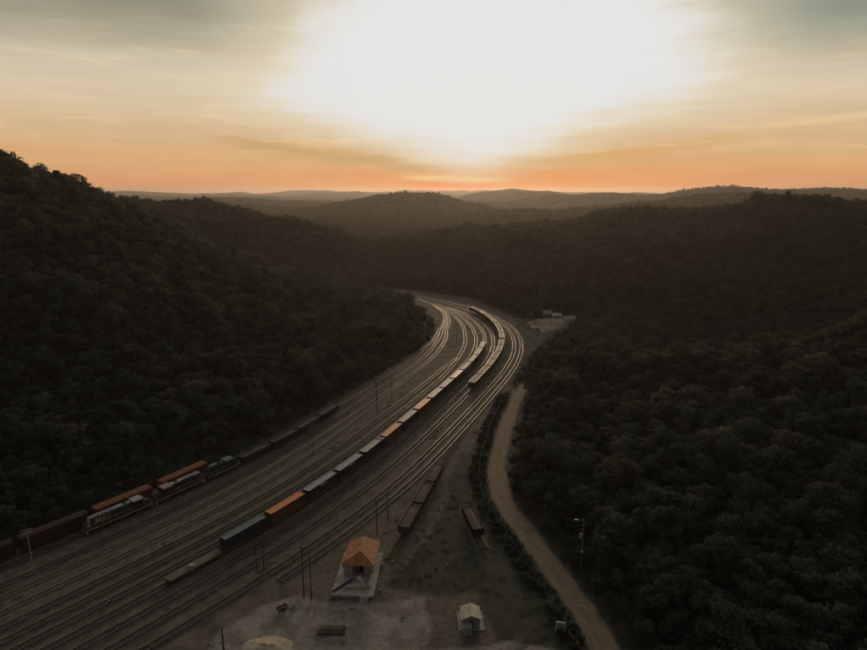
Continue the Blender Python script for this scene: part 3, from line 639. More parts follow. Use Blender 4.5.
def text_mesh(s, size, m):
    cu = bpy.data.curves.new('lettering', 'FONT'); cu.body = s; cu.size = size; cu.extrude = .01; cu.align_x = 'CENTER'; cu.align_y = 'CENTER'; cu.space_character = 1.1; cu.offset = .03
    o = bpy.data.objects.new('lettering', cu); COL.objects.link(o); bpy.context.view_layer.update()
    me = bpy.data.meshes.new_from_object(o.evaluated_get(bpy.context.evaluated_depsgraph_get())); me.name = 'lettering'
    bpy.data.objects.remove(o); bpy.data.curves.remove(cu); me.materials.clear(); me.materials.append(MATS[m]); return me
def locomotive(label, hood, hoodtop, cabm, nose, text=None, L=17.6, fan=5):
    r = thing('locomotive', label, 'locomotive', group=None)
    obj('frame', MB().box(-L/2,L/2,-1.45,1.45,1.15,1.5), 'dark_steel', r)
    for s in (-1,1): obj('sill_stripe', MB().box(-L/2+.02,L/2-.02,s*1.47-.02,s*1.47+.02,1.2,1.46), 'loco_yellow', r)
    h = obj('long_hood', MB().prism([(-.95,1.501),(.95,1.501),(.95,3.75),(.75,4.0),(-.75,4.0),(-.95,3.75)], 'x', -L/2+1.2, L/2-5.2), hood, r)
    # hood doors, louvres
    dm = MB().box(-.42,.42,-.015,.015,0,1.75).mesh('hood_door', hood)
    for s in (-1,1):
        for i in range(9): link('hood_door', dm, h, (-L/2+1.9+i*1.12, s*.96, 1.65))
    lt = MB().box(-L/2+1.4,L/2-5.6,-.7,.7,4.0,4.05); obj('hood_top', lt, hoodtop, r)
    for i in range(fan):
        f = obj('roof_fan', MB().bar((0,0,0),(0,0,.16),.52,14), 'grey_sheet', h, (-L/2+2.4+i*1.25,0,4.05)); 
    obj('exhaust_stack', MB().box(-.5,.5,-.22,.22,4.05,4.4), 'dark_steel', r, (L/2-7,0,0))
    cb = obj('cab', MB().box(L/2-5.19,L/2-2.5,-1.45,1.45,1.501,3.95), hood, r)
    obj('cab_roof', MB().prism([(-1.5,3.951),(1.5,3.951),(1.3,4.2),(0,4.33),(-1.3,4.2)], 'x', L/2-5.3, L/2-2.4), cabm, r)
    for s in (-1,1):
        for x in (L/2-4.5, L/2-3.3): obj('window', MB().box(x-.4,x+.4,s*1.455-.015,s*1.455+.015,2.85,3.6), 'dark_glass', cb)
    for y in (-.75,.75): obj('windscreen', MB().box(L/2-2.5,L/2-2.47,y-.5,y+.5,2.95,3.65), 'dark_glass', cb)
    obj('short_hood', MB().prism([(-.9,1.501),(.9,1.501),(.9,2.7),(.7,2.85),(-.7,2.85),(-.9,2.7)], 'x', L/2-2.46, L/2-.9), hood, r)
    obj('rear_end_panel', MB().prism([(-.96,1.6),(.96,1.6),(.96,3.7),(.75,3.97),(-.75,3.97),(-.96,3.7)], 'x', -L/2+1.12, L/2*-1+1.199), nose, r)
    obj('headlight', MB().bar((-L/2+1.05,0,3.55),(-L/2+1.12,0,3.55),.2,10), 'white_paint', r)
    obj('fuel_tank', MB().prism([(-1.2,.45),(1.2,.45),(1.35,.8),(1.35,1.149),(-1.35,1.149),(-1.35,.8)], 'x', -2, 2), 'dark_steel', r)
    mb = MB()
    for s in (-1,1):
        for x in np.linspace(-L/2+.3, L/2-.3, 10): mb.bar((x,s*1.42,1.5),(x,s*1.42,2.5),.03,5)
        mb.bar((-L/2+.3,s*1.42,2.5),(L/2-5.25,s*1.42,2.5),.03,5)
    for s in (-1,1): mb.bar((s*(L/2-.3),-1.42,2.5),(s*(L/2-.3),1.42,2.5),.03,5)
    obj('handrail', mb, 'cream_paint', r)
    for s in (-1,1): obj('pilot', MB().prism([(-1.4,.3),(1.4,.3),(1.45,1.149),(-1.45,1.149)], 'x', s*(L/2-.12)-.12, s*(L/2-.12)+.12), nose, r)
    if text:
        tm = text_mesh(text, 2.0, 'loco_yellow')
        t = link('lettering', tm, r, (-L/2+4.4, -.99, 2.75)); t.rotation_euler = (R(90),0,0); 
        t = link('lettering', tm, r, (-L/2+4.4, .99, 2.75)); t.rotation_euler = (R(90),0,R(180))
    bogies(r, L/2-3.2); couplers(r, L); return r
l1 = locomotive('dark green locomotive with yellow lettering and yellow-framed end, at the hill foot', 'loco_green', 'loco_grey', 'loco_grey', 'loco_yellow', 'MRS')
sK = s_of('L1', *g(88,532,.45)); loc, rz = pose('L1', sK+8.2); l1.location = loc; l1.rotation_euler = (0,0,rz)
l2 = locomotive('dark locomotive with cream hood top and weathered cab, coupled behind the lettered one', 'loco_green', 'cream_paint', 'wagon_dust', 'loco_grey', None, 16.0, 4)
loc, rz = pose('L1', sK+8.2+17.9); l2.location = loc; l2.rotation_euler = (0,0,rz+math.pi)
l3 = locomotive('small dark locomotive with slate cab roof at the far end of the locomotives', 'navy_paint', 'navy_paint', 'slate_paint', 'loco_green', None, 12.0, 2)
loc, rz = pose('L1', sK+8.2+17.9+15.0); l3.location = loc; l3.rotation_euler = (0,0,rz)
sL_new = sK+8.2+17.9+15.0+6.3
for i, o in enumerate([o for o in COL.objects if o.name.startswith('gondola_wagon') and 'low dark' in o.get('label', '')]):
    loc, rz = pose('L1', sL_new + 7.2 + 14*i); o.location = loc; o.rotation_euler = (0,0,rz)

# ------------------------------------------------------------------ station house on its platform
hx, hy = g(349,600,.9); hrz = R(-3)
pf = thing('platform', 'raised concrete platform round the orange-roofed house', 'platform', (-17.3,122.6,.02), hrz)
obj('deck', MB().box(-4.9,4.6,-8.2,8.0,.55,.8), 'concrete', pf)
obj('plinth', MB().box(-4.75,4.45,-8.05,7.85,0,.549), 'rock', pf)
for i in range(4): obj('step', MB().box(-.9,.9,-8.2-.32*(i+1),-8.2-.32*i-.002,0,.8-.19*(i+1)+.12), 'concrete', pf, (2.6,0,0))
hs = thing('station_house', 'small house with hipped orange-brown roof on a concrete platform', 'house', (-17.1,124.4,.82), hrz)
mb = MB()
w0, w1, d0, d1, hh = -3.1, 3.1, -2.4, 5.6, 3.0
for a in [(w0,w0+.22,d0,d1),(w1-.22,w1,d0,d1)]: mb.box(*a,0,hh)
mb.box(w0+.22,w1-.22,d1-.22,d1,0,hh); mb.box(w0+.22,-1.0,d0,d0+.22,0,hh); mb.box(1.2,w1-.22,d0,d0+.22,0,hh); mb.box(-1.0,1.2,d0,d0+.22,2.2,hh)
obj('wall', mb, 'cream_plaster', hs)
obj('floor', MB().box(w0+.23,w1-.23,d0+.23,d1-.23,0,.06), 'timber', hs)
dr = obj('door', MB().box(-.95,.1,d0+.06,d0+.12,.02,2.18), 'timber', hs); obj('handle', MB().box(-.1,0,d0+.02,d0+.058,1,1.1), 'grey_sheet', dr)
for s, x in ((-1,w0),(1,w1)):
    for y in (0,3): 
        wn = obj('window', MB().box(x+s*.01-.03,x+s*.01+.03,y-.6,y+.6,1,2.2), 'dark_glass', hs)
        obj('frame', MB().box(x+s*.05-.04,x+s*.05+.04,y-.7,y+.7,.88,.98).box(x+s*.05-.04,x+s*.05+.04,y-.7,y+.7,2.22,2.32), 'timber', wn)
E0, E1, Y0, Y1, ZE, ZR = -3.75, 3.75, -3.4, 6.3, 2.95, 4.35
a, b, c, d = (E0,Y0,ZE), (E1,Y0,ZE), (E1,Y1,ZE), (E0,Y1,ZE); r1, r2 = (0,Y0+3.5,ZR), (0,Y1-.05,ZR)
rf = link('roof', None, hs); rf = None
for o in [o for o in hs.children if o.name.startswith('roof')]: bpy.data.objects.remove(o)
def slab(mb, P, th=.1): n = len(P); mb.add([*P, *[(x,y,z-th) for x,y,z in P]], [tuple(range(n)), tuple(range(n,2*n))[::-1]] + [(i,(i+1)%n,n+(i+1)%n,n+i) for i in range(n)])
mb = MB(); slab(mb, [d,a,r1,r2]); slab(mb, [b,c,r2,r1]); slab(mb, [a,b,r1]); rf = obj('roof', mb, 'rusty_roof', hs)
# tile courses: battens of tiles laid up each slope
mb = MB()
for k in range(1, 11):
    t = k/11
    for sx in (-1,1):
        p0 = Vector((sx*3.75*(1-t), Y0+3.5*t, ZE+(ZR-ZE)*t+.012)); p1 = Vector((sx*3.75*(1-t), Y1-.05*t, ZE+(ZR-ZE)*t+.012)); mb.bar(p0, p1, .045, 4)
    mb.bar((-3.75*(1-t), Y0+3.5*t, ZE+(ZR-ZE)*t+.012), (3.75*(1-t), Y0+3.5*t, ZE+(ZR-ZE)*t+.012), .045, 4)
obj('tile_course', mb, 'rusty_roof', rf)
obj('ridge_cap', MB().bar((0,Y0+3.5,ZR+.03),(0,Y1,ZR+.03),.14,6), 'roof_ridge', rf)
for sx in (-1,1): obj('hip_cap', MB().bar((sx*3.75,Y0,ZE+.03),(0,Y0+3.5,ZR+.03),.1,6), 'rusty_roof', rf)
obj('gable', MB().add([(E0+.5,Y1-.4,ZE-.02),(E1-.5,Y1-.4,ZE-.02),(0,Y1-.4,ZR-.12),(E0+.5,Y1-.2,ZE-.02),(E1-.5,Y1-.2,ZE-.02),(0,Y1-.2,ZR-.12)], [(0,1,2),(5,4,3),(0,3,4,1),(1,4,5,2),(2,5,3,0)]), 'cream_plaster', hs)
for x in (-3.2,-1.1,1.1,3.2): obj('porch_post', MB().box(x-.09,x+.09,Y0+.2,Y0+.38,0,ZE-.05), 'timber', hs)
raft = MB().box(-.06,.06,-4.0,-2.9,2.72,2.84).mesh('rafter', 'timber')
for i in range(8): link('rafter', raft, hs, (-3.4+i*.97, random.uniform(-.5,.1), 0))
def low_wall(label, x0, x1, y0, y1, h, m='cream_plaster'):
    mb = MB(); mb.box(x0,x1,y0,y1,0,h*.8); lx, ly = x1-x0, y1-y0; n = 5
    for i in range(n):
        t0, t1 = i/n, (i+1)/n; zz = h*random.uniform(.82,1.08)
        if lx > ly: mb.box(x0+lx*t0+.01,x0+lx*t1-.01,y0+.012,y1-.012,h*.8,zz)
        else: mb.box(x0+.012,x1-.012,y0+ly*t0+.01,y0+ly*t1-.01,h*.8,zz)
    o = obj('low_wall', mb, m, None, (-17.3,122.6,.82)); o.rotation_euler = (0,0,hrz); tag(o, label, 'wall')
low_wall('low broken cream wall along the front of the house terrace', -2.0, 2.6, -6.0, -5.55, .75)
low_wall('low cream wall on the right side of the house terrace', 3.0, 3.5, -5.5, 1.2, .9)
low_wall('short pale wall stub inside the house terrace', 1.3, 1.8, -5.4, -3.6, 1.1)
o = obj('fallen_beam', MB().box(-.16,.16,-2.9,2.9,0,.28).box(.2,.42,-2.5,2.2,0,.2), 'pole_wood', None, (-20.4,117.9,.825)); o.rotation_euler = (0,0,R(-42)); tag(o, 'dark timber beam lying diagonally on the left of the house platform', 'beam')
mb = MB(); mb.bar((0,0,0),(0,0,.9),.42,12); mb.bar((0,0,.9),(0,0,1.05),.42,12,.2); mb.bar((0,0,1.05),(0,0,1.12),.2,10)
tag(obj('water_drum', mb, 'white_paint', None, (-16.8,119.5,.82)), 'white drum standing under the front eave of the house', 'drum')

# ------------------------------------------------------------------ pale-roofed shed
sh = thing('shed', 'small shed with pale gabled sheet roof beside the gravel clearing', 'shed', (7.6,106.6,.02), R(2))
sh.scale = (.74,.84,1.0); obj('slab', MB().box(-3.4,3.8,-2.2,4.6,0,.1), 'concrete', sh)
mb = MB()
for a in [(-2.3,-2.1,-1.7,2.3),(2.1,2.3,-1.7,2.3)]: mb.box(*a,.101,2.5)
mb.box(-2.099,2.099,2.1,2.3,.101,2.5); mb.box(-2.099,-.5,-1.7,-1.5,.101,2.5); mb.box(.7,2.099,-1.7,-1.5,.101,2.5); mb.box(-.499,.699,-1.7,-1.5,2.1,2.5)
obj('wall', mb, 'grey_sheet', sh)
obj('door', MB().box(-.48,.68,-1.62,-1.56,.11,2.09), 'timber', sh)
for s, m in ((-1,'left'),(1,'right')):
    mb = MB(); n = 7
    for i in range(n):
        y0 = -2.1 + i*4.8/n; P = [(0,y0+.02,3.35),(s*2.75,y0+.02,2.5),(s*2.75,y0+4.8/n-.01,2.5),(0,y0+4.8/n-.01,3.35)]
        slab(mb, P if s < 0 else P[::-1], .06); mb.bar((0,y0+.02,3.36),(s*2.75,y0+.02,2.51),.035,4)
    obj('roof_slope', mb, 'pale_sheet', sh)
obj('ridge_cap', MB().bar((0,-2.12,3.37),(0,2.72,3.37),.11,6), 'pale_sheet', sh)
for y in (-1.6,2.2): obj('gable', MB().add([(-2.2,y-.09,2.5),(2.2,y-.09,2.5),(0,y-.09,3.2),(-2.2,y+.09,2.5),(2.2,y+.09,2.5),(0,y+.09,3.2)], [(0,1,2),(5,4,3),(0,3,4,1),(1,4,5,2),(2,5,3,0)]), 'grey_sheet', sh)
an = obj('annex', MB().box(-2.5,-.1,-3.9,-2.15,.0,1.75), 'concrete', sh); obj('annex_roof', MB().box(-2.62,.02,-4.02,-2.05,1.751,1.85), 'grey_sheet', an)
obj('wall_shade_post', MB().box(2.2,2.32,-2.05,-1.93,.1,2.5), 'timber', sh)

# ------------------------------------------------------------------ piles and small things on the gravel clearing
def mound(name, label, cat, x, y, rx, ry, h, m, seed):
    r = np.linspace(0,1,10); a = np.linspace(0, 2*math.pi, 28, endpoint=False); V = [(0,0,h)]; Fc = []
    for i in r[1:]:
        for t in a:
            k = 1 + .22*(vnoise(np.array([math.cos(t)*2+5]), np.array([math.sin(t)*2+5]), 1, seed)[0]-.5)
            V.append((rx*i*k*math.cos(t), ry*i*k*math.sin(t), h*(1-i)**1.05*(1+.25*math.sin(3*t+i*5)*(1-i)) - .03*i))
    n = len(a)
    for j in range(n): Fc.append((0, 1+j, 1+(j+1)%n))
    for i in range(8):
        for j in range(n): Fc.append((1+i*n+j, 1+(i+1)*n+j, 1+(i+1)*n+(j+1)%n, 1+i*n+(j+1)%n))
    o = obj(name, MB().add(V, Fc), m, None, (x,y,.03)); o.data.polygons.foreach_set('use_smooth', [True]*len(o.data.polygons)); return tag(o, label, cat)
x, y = g(268,648); mound('sand_pile', 'pale sand heap on the gravel at the bottom edge', 'sand pile', x, y, 5.2, 3.4, .8, 'sand', 2)
x, y = g(294,609); mound('boulder', 'pale round boulder on the gravel left of the platform', 'boulder', x, y, 1.0, .9, 1.0, 'rock', 5)
x, y = g(283,610)
ct = thing('handcart', 'dark low handcart tipped beside the pale boulder', 'cart', (x,y,.03), R(35))
obj('tray', MB().box(-1.3,1.1,-.55,.55,.5,.6).box(-1.3,1.1,-.6,-.54,.6,.85).box(-1.3,1.1,.54,.6,.6,.85), 'timber', ct); obj('handle', MB().bar((1.1,-.3,.55),(2.0,-.3,.9),.04).bar((1.1,.3,.55),(2.0,.3,.9),.04), 'timber', ct)
for s in (-1,1): obj('wheel', MB().bar((0,s*.62,.4),(0,s*.72,.4),.4,14), 'dark_steel', ct)
for s in (-1,1): obj('leg', MB().box(.85,.95,s*.4-.05,s*.4+.05,0,.5), 'timber', ct)
# stack of old sleepers
x, y = g(332,630); bl = MB().box(-2.6,2.6,-.14,.14,0,.2).mesh('timber_baulk', 'sleeper_wood'); blp = MB().box(-2.7,2.7,-.14,.14,0,.2).mesh('timber_baulk', 'dusty_deck')
k = 0
for lay in range(3):
    for i in range(6 - lay):
        if random.random() < .12: continue
        o = link('timber_baulk', blp if (lay == 2 and i in (2,3)) or (lay == 0 and i == 0) else bl, None, (x+random.uniform(-.3,.3), y-1.6+.1*lay+i*.55, .025+.205*lay)); o.rotation_euler = (0,0,R(random.uniform(-2.5,2.5)))
        tag(o, 'old timber baulk in the loose stack in front of the platform', 'timber', 'timber stack on the gravel')
for px_, py_, s_, lb in [(380,591,.35,'small pale block on the ground right of the platform'),(352,609,.4,'small pale block in the dark grass in front of the platform'),(343,642,.4,'small pale block beside the timber stack'),(382,566,.5,'pale rubble lump at the right rear corner of the platform'),(393,563,.45,'pale rubble lump in the grass behind the platform corner'),(403,618,.3,'small pale stone on the gravel between platform and shed'),(447,566,.3,'small pale stone in the grass behind the shed')]:
    x, y = g(px_, py_); mb = MB().box(-s_,s_,-s_*.8,s_*.8,0,s_*1.1).prism([(-s_*.8,s_*1.1),(s_*.7,s_*1.1),(s_*.2,s_*1.5),(-s_*.4,s_*1.4)],'x',-s_*.7,s_*.6)
    o = obj('stone_block', mb, 'pole_concrete', None, (x,y,.03)); o.rotation_euler = (0,0,random.uniform(0,3)); tag(o, lb, 'stone block')

# ------------------------------------------------------------------ poles, lamps, signals
def pole(px_, py_, h, label, arms=1, m='pole_wood', r=.14, lamp=False, rz=0.6, xy=None, z=.02, name='utility_pole'):
    x, y = xy or g(px_, py_); t = thing(name, label, 'pole', (x,y,z), rz)
    obj('shaft', MB().bar((0,0,-.4),(0,0,h),r,8,r*.65), m, t)
    for i in range(arms):
        ar = obj('crossarm', MB().box(-1.1,1.1,-.06,.06,h-.5-.7*i,h-.38-.7*i), m, t)
        for q in (-.95,-.35,.35,.95): obj('insulator', MB().bar((q,0,h-.38-.7*i),(q,0,h-.18-.7*i),.06,6), 'white_paint', ar)
    if lamp:
        la = obj('lamp_arm', MB().bar((0,0,h-.2),(-1.6,0,h+.1),.05,6), m, t); obj('lamp_head', MB().box(-2.1,-1.5,-.17,.17,h+.02,h+.16), 'pole_concrete', la)
    return t
pole(304,597,12.5,'tall dark pole with lamp arm left of the platform, nearer of a pair', 1, lamp=True, r=.17, rz=.3)
pole(311.5,600,11.5,'tall dark pole right beside the lamp pole left of the platform', 0, r=.15)
pole(377,535,10.5,'dark pole at the grass edge behind the house, left of a pair', 1)
pole(388,520,8.5,'dark pole at the grass edge behind the house, right of a pair', 1)
pole(313,456,11.5,'dark pole with crossarms alone in the open yard', 3, rz=.1)
pole(34,575,12.0,'pale concrete pole with crossarm in front of the dark red boxcars', 2, m='pole_concrete', rz=.5)
pole(224,654,6.0,'dark thick post at the bottom edge left of the sand heap', 0, r=.2)
pole(257,572,9.0,'thin dark pole right of the empty flat wagon, left of a pair', 0)
pole(264,570,8.5,'thin dark pole right of the empty flat wagon, right of a pair', 0)
pole(457,342,12,'dark thin pole among the tracks inside the bend', 1)
pole(450,299,12,'dark thin pole far along the tracks where the valley narrows', 1)
# gantry over the inner tracks
xa, ya = g(376.7,411); xb, yb = g(392,402)
ga = thing('track_gantry', 'dark two-legged gantry over the inner tracks', 'gantry', (xa,ya,.02))
dx_, dy_ = xb-xa, yb-ya
obj('leg', MB().bar((0,0,-.4),(0,0,12.5),.16,8,.12), 'pole_wood', ga); obj('leg', MB().bar((dx_,dy_,-.4),(dx_,dy_,11.5),.16,8,.12), 'pole_wood', ga)
obj('beam', MB().bar((0,0,11.2),(dx_,dy_,11.2),.09,6).bar((0,0,10.7),(dx_,dy_,10.7),.06,6), 'pole_wood', ga)
for q in (.3,.7): obj('insulator', MB().bar((dx_*q,dy_*q,10.2),(dx_*q,dy_*q,10.7),.07,6), 'white_paint', ga)
def dwarf_signal(px_, py_, h, label, ring=False):
    x, y = g(px_, py_); t = thing('dwarf_signal', label, 'signal', (x,y,.02), 0)
    obj('mast', MB().bar((0,0,0),(0,0,h),.09,8), 'dark_steel', t); obj('base', MB().box(-.3,.3,-.3,.3,0,.25), 'concrete', t)
    hd = obj('head', MB().box(-.32,.32,-.14,.14,h-.05,h+.9), 'dark_steel', t)
    obj('lens', MB().bar((0,-.15,h+.6),(0,-.19,h+.6),.27 if ring else .24,12), 'white_paint', hd)
    if ring: obj('lens', MB().bar((0,-.15,h+.2),(0,-.18,h+.2),.16,12), 'orange_paint', hd)
dwarf_signal(164,550,1.6,'short dark signal with white face between the tracks near the flat wagon')
dwarf_signal(116,629,.7,'low signal with white and red discs at the lower left among the tracks', True)
dwarf_signal(110,605,.5,'tiny pale track signal among the lower left tracks')
# white street lamp on the wooded side of the road
x, y = g(581,566)
def street_lamp():
    t = thing('street_lamp', 'tall pale lamp post among dark trees right of the dirt road', 'lamp post', (x,y,.02), 0)
    obj('shaft', MB().bar((0,0,-.3),(0,0,12.2),.13,8,.09), 'pole_concrete', t)
    a_ = obj('arm', MB().bar((0,0,12.0),(-1.7,-.4,12.4),.05,6), 'pole_concrete', t); obj('lamp_head', MB().box(-2.3,-1.5,-.6,-.25,12.33,12.5), 'white_paint', a_)
    obj('transformer', MB().bar((-.55,-.2,7.6),(-.55,-.2,8.6),.34,10), 'pole_concrete', t); obj('bracket', MB().box(-.25,0,-.24,-.16,8,8.15), 'dark_steel', t)
    obj('crossarm', MB().box(-.9,.9,-.06,.06,10.6,10.74), 'pole_wood', t); obj('junction_box', MB().box(-.2,.25,-.3,-.1,3.6,4.1), 'white_paint', t)
street_lamp()
# roadside sign frame and barrier
x, y = g(560,634); t = thing('road_sign', 'white-framed sign board beside the road at the bottom right', 'sign', (x,y,.02), R(-10))
for s in (-1,1): obj('post', MB().box(s*.9-.07,s*.9+.07,-.07,.07,0,2.6), 'white_paint', t)
obj('board', MB().box(-.82,.82,-.05,.05,1.0,2.5), 'grey_sheet', t); obj('rail', MB().box(-1.0,1.0,-.09,.09,2.61,2.75), 'white_paint', t)
x, y = g(573,641); t = thing('barrier', 'orange-red barrier beam at the left road edge near the bottom', 'barrier', (x,y,.02), R(115))
for q in (-1.6,1.6): obj('post', MB().box(q-.08,q+.08,-.08,.08,0,1.0), 'orange_paint', t)
obj('beam', MB().box(-2.0,2.0,-.12,-.085,.62,.98), 'orange_paint', t)
for px_, py_, h, lb in [(514,430,1.5,'bright white marker board on the right verge of the road'),(509,452,1.2,'pale marker post on the right road verge, nearer and left of a twin'),(511,457,1.0,'pale marker post on the right road verge, nearer one of the twin'),(520,406,1.0,'small pale marker post at the far verge of the road')]:
    x, y = g(px_, py_); t = thing('marker_board', lb, 'marker', (x,y,.02), 0); obj('post', MB().box(-.06,.06,-.06,.06,0,h), 'white_paint', t); obj('plate', MB().box(-.45,.45,-.1,-.062,h-.5,h+.25), 'white_paint', t)

# wire fence on the yard side of the road
FL = ROAD[4:156] - Nn[4:156]*5.6
fs = np.r_[0, np.cumsum(np.hypot(*np.diff(FL, axis=0).T))]
fp = [(np.interp(q, fs, FL[:,0]), np.interp(q, fs, FL[:,1])) for q in np.arange(0, fs[-1], 3.4)]
fn = thing('wire_fence', 'thin dark wire fence on posts along the left side of the dirt road', 'fence', (fp[0][0], fp[0][1], .02))
pm = MB().box(-.07,.07,-.07,.07,0,1.7).mesh('post', 'pole_concrete')
for x, y in fp: link('post', pm, fn, (x-fp[0][0], y-fp[0][1], 0))
for z in (.4,.9,1.4):
    mb = MB()
    for a, b in zip(fp, fp[1:]): mb.bar((a[0]-fp[0][0],a[1]-fp[0][1]-.08,z),(b[0]-fp[0][0],b[1]-fp[0][1]-.08,z),.015,3)
    obj('wire', mb, 'dark_steel', fn)

# ------------------------------------------------------------------ far small buildings
def cottage(label, X, Y, w, d, h, rz, wall, roof, z=.02):
    t = thing('cottage', label, 'house', (X,Y,z), rz)
    obj('wall', MB().box(-w/2,w/2,-d/2,d/2,-.3,h), wall, t)
    mb = MB(); slab(mb, [(-w/2-.4,-d/2-.4,h-.05),(w/2+.4,-d/2-.4,h-.05),(w/2+.4,0,h+1.3),(-w/2-.4,0,h+1.3)], .1); slab(mb, [(-w/2-.4,d/2+.4,h-.05),(-w/2-.4,0,h+1.3),(w/2+.4,0,h+1.3),(w/2+.4,d/2+.4,h-.05)], .1); obj('roof', mb, roof, t)
    for s in (-1,1): obj('gable', MB().prism([(-d/2,h+.001),(d/2,h+.001),(0,h+1.15)], 'x', s*w/2-.1, s*w/2+.1), wall, t)
    obj('door', MB().box(-.5,.5,-d/2-.05,-d/2-.01,0,2.1), 'timber', t)
    for x in (-w*.3,w*.3): 
        wn = obj('window', MB().box(x-.55,x+.55,-d/2-.04,-d/2-.01,1,2.1), 'dark_glass', t); obj('frame', MB().box(x-.65,x+.65,-d/2-.07,-d/2-.01,.88,.99), 'white_paint', wn)
    return t
X, Y = g(547,317); cottage('pale-walled little house at the sandy clearing by the bend', X, Y+2, 5.5, 5, 3.2, R(8), 'pale_sheet', 'grey_sheet')
X, Y = g(531,319); cottage('dark little hut left of the pale house at the sandy clearing', X, Y+2, 4, 4, 2.8, R(-10), 'grey_sheet', 'wagon_brown')
mound('sand_bank', 'bare sandy bank in the clearing right of the bend', 'sand bank', *g(551,321), 9, 5.5, 1.9, 'sand', 11)
mound('sand_bank', 'slim pale sand strip at the right end of the clearing', 'sand bank', *g(568,318), 7, 3, 1.2, 'sand', 12)
mound('sand_bank', 'broken pale sand bank at the lower edge of the clearing', 'sand bank', *g(541,327), 7, 4.5, 1.3, 'sand', 14)
X, Y = g(557,318.5); cottage('low pale-roofed shed beside the little house at the clearing', X, Y+2, 6, 4, 2.2, R(-6), 'cream_plaster', 'pale_sheet')
FARH = []
for px_, py_, w_, lb, wl, rf_ in [(330,254,16,'far pale building down the valley beyond the railway bend','concrete','pale_sheet'),(343,256,8,'small far pale building right of the long one down the valley','cream_plaster','grey_sheet')]:
    X, Y, Z = at(px_, py_, 830); Z = float(height(np.array([X]), np.array([Y]))[0]); FARH.append((X, Y)); cottage(lb, X, Y, w_, 8, 4.0, R(-12), wl, rf_, Z)
# small parked pick-up by the far tracks
X, Y = g(386,293.5); pk = thing('pickup_truck', 'tiny pale pick-up parked beside the far tracks at the spur', 'pickup', (X,Y,.02), R(150))
obj('body', MB().box(-2.6,2.6,-.9,.9,.5,1.05).box(-2.6,-.6,-.9,-.8,1.05,1.35).box(-2.6,-.6,.8,.9,1.05,1.35).box(-2.6,-2.5,-.8,.8,1.05,1.35), 'white_paint', pk)
obj('cab', MB().prism([(-.5,1.051),(1.5,1.051),(.9,1.75),(-.35,1.75)], 'y', -.85, .85), 'white_paint', pk)
for s in (-1,1): obj('window', MB().prism([(-.3,1.15),(1.15,1.15),(.75,1.65),(-.25,1.65)], 'y', s*.86-.01, s*.86+.01), 'dark_glass', pk)
for s in (-1,1):
    for q in (-1.6,1.7): obj('wheel', MB().bar((q,s*.75,.36),(q,s*.92,.36),.36,12), 'dark_steel', pk)

# ------------------------------------------------------------------ trees
def leaf_mat(name, c, rand=.35):
    m = mat(name, c, .8, .22, .35, spec=.08, rand=rand, space='Object'); t = m.node_tree; b = t.nodes['Principled BSDF']
    tr = t.nodes.new('ShaderNodeBsdfTranslucent'); t.links.new(b.inputs['Base Color'].links[0].from_socket, tr.inputs[0]); mx = t.nodes.new('ShaderNodeMixShader'); mx.inputs[0].default_value = .45
    t.links.new(b.outputs[0], mx.inputs[1]); t.links.new(tr.outputs[0], mx.inputs[2]); t.links.new(mx.outputs[0], t.nodes['Material Output'].inputs[0]); return m
leaf_mat('leaf_dark', (.098,.108,.088), .3); leaf_mat('leaf_olive', (.122,.123,.097), .3); leaf_mat('leaf_deep', (.082,.097,.080), .3); leaf_mat('leaf_pale', (.24,.23,.17), .15); leaf_mat('leaf_grass', (.15,.135,.08), .3)
def crown_arrays(rs, H, rad, lobes, n, size):
    cs = []; lobes = int(lobes*1.9)
    for _ in range(lobes):
        a = rs.uniform(0, 6.283); q = rad*.86*math.sqrt(rs.random()); z = H*(.44 + .46*rs.random()**.8) - q*.24
        cs.append((q*math.cos(a), q*math.sin(a), z, rad*rs.uniform(.20,.46)))
    V = np.zeros((n*4,3)); k = rs.integers(0, lobes, n); C = np.array(cs)[k]
    d = rs.normal(size=(n,3)); d /= np.linalg.norm(d, axis=1)[:,None]; d[:,2] = np.where(d[:,2] < -.45, -d[:,2], d[:,2])
    P = C[:,:3] + d*(C[:,3]*rs.uniform(.5,1.22,n))[:,None]*np.array([1,1,.8])
    nrm = d + rs.normal(size=(n,3))*.55; nrm /= np.linalg.norm(nrm, axis=1)[:,None]
    u = np.cross(nrm, rs.normal(size=(n,3))); u /= np.linalg.norm(u, axis=1)[:,None]; w = np.cross(nrm, u)
    s = size*rs.uniform(.6,1.3,n)[:,None]; e = rs.uniform(.5,1,n)[:,None]
    V[0::4] = P-u*s; V[1::4] = P+w*s*e-nrm*s*.15; V[2::4] = P+u*s+nrm*s*.2; V[3::4] = P-w*s*e
    return V, cs
def tree_variant(seed, H, rad, lobes, n, size, leaf):
    rs = np.random.default_rng(seed); V, cs = crown_arrays(rs, H, rad, lobes, n, size)
    me = bpy.data.meshes.new('crown'); me.from_pydata(V.tolist(), [], np.arange(n*4).reshape(-1,4).tolist()); me.materials.append(MATS[leaf])
    tb = MB(); r0 = H*.024
    bend = Vector((rs.uniform(-.3,.3), rs.uniform(-.3,.3), 0)); p1 = Vector((0,0,H*.3))+bend; p2 = Vector((0,0,H*.62))+bend*1.6
    tb.bar((0,0,-1.2), p1, r0*1.25, 7, r0*.9); tb.bar(p1, p2, r0*.9, 6, r0*.5)
    for c in cs[:7]: tb.bar(p1.lerp(p2, rs.uniform(.1,.9)), (c[0],c[1],c[2]), r0*.42, 5, r0*.14)
    return me, tb
VAR = []; LEAF = ['leaf_dark','leaf_olive','leaf_deep','leaf_dark','leaf_olive','leaf_deep']
SPEC = [(9.0,3.6,9),(10.5,4.2,11),(8.0,3.3,8),(12.0,4.6,12),(7.0,3.4,8),(11.0,3.4,9)]
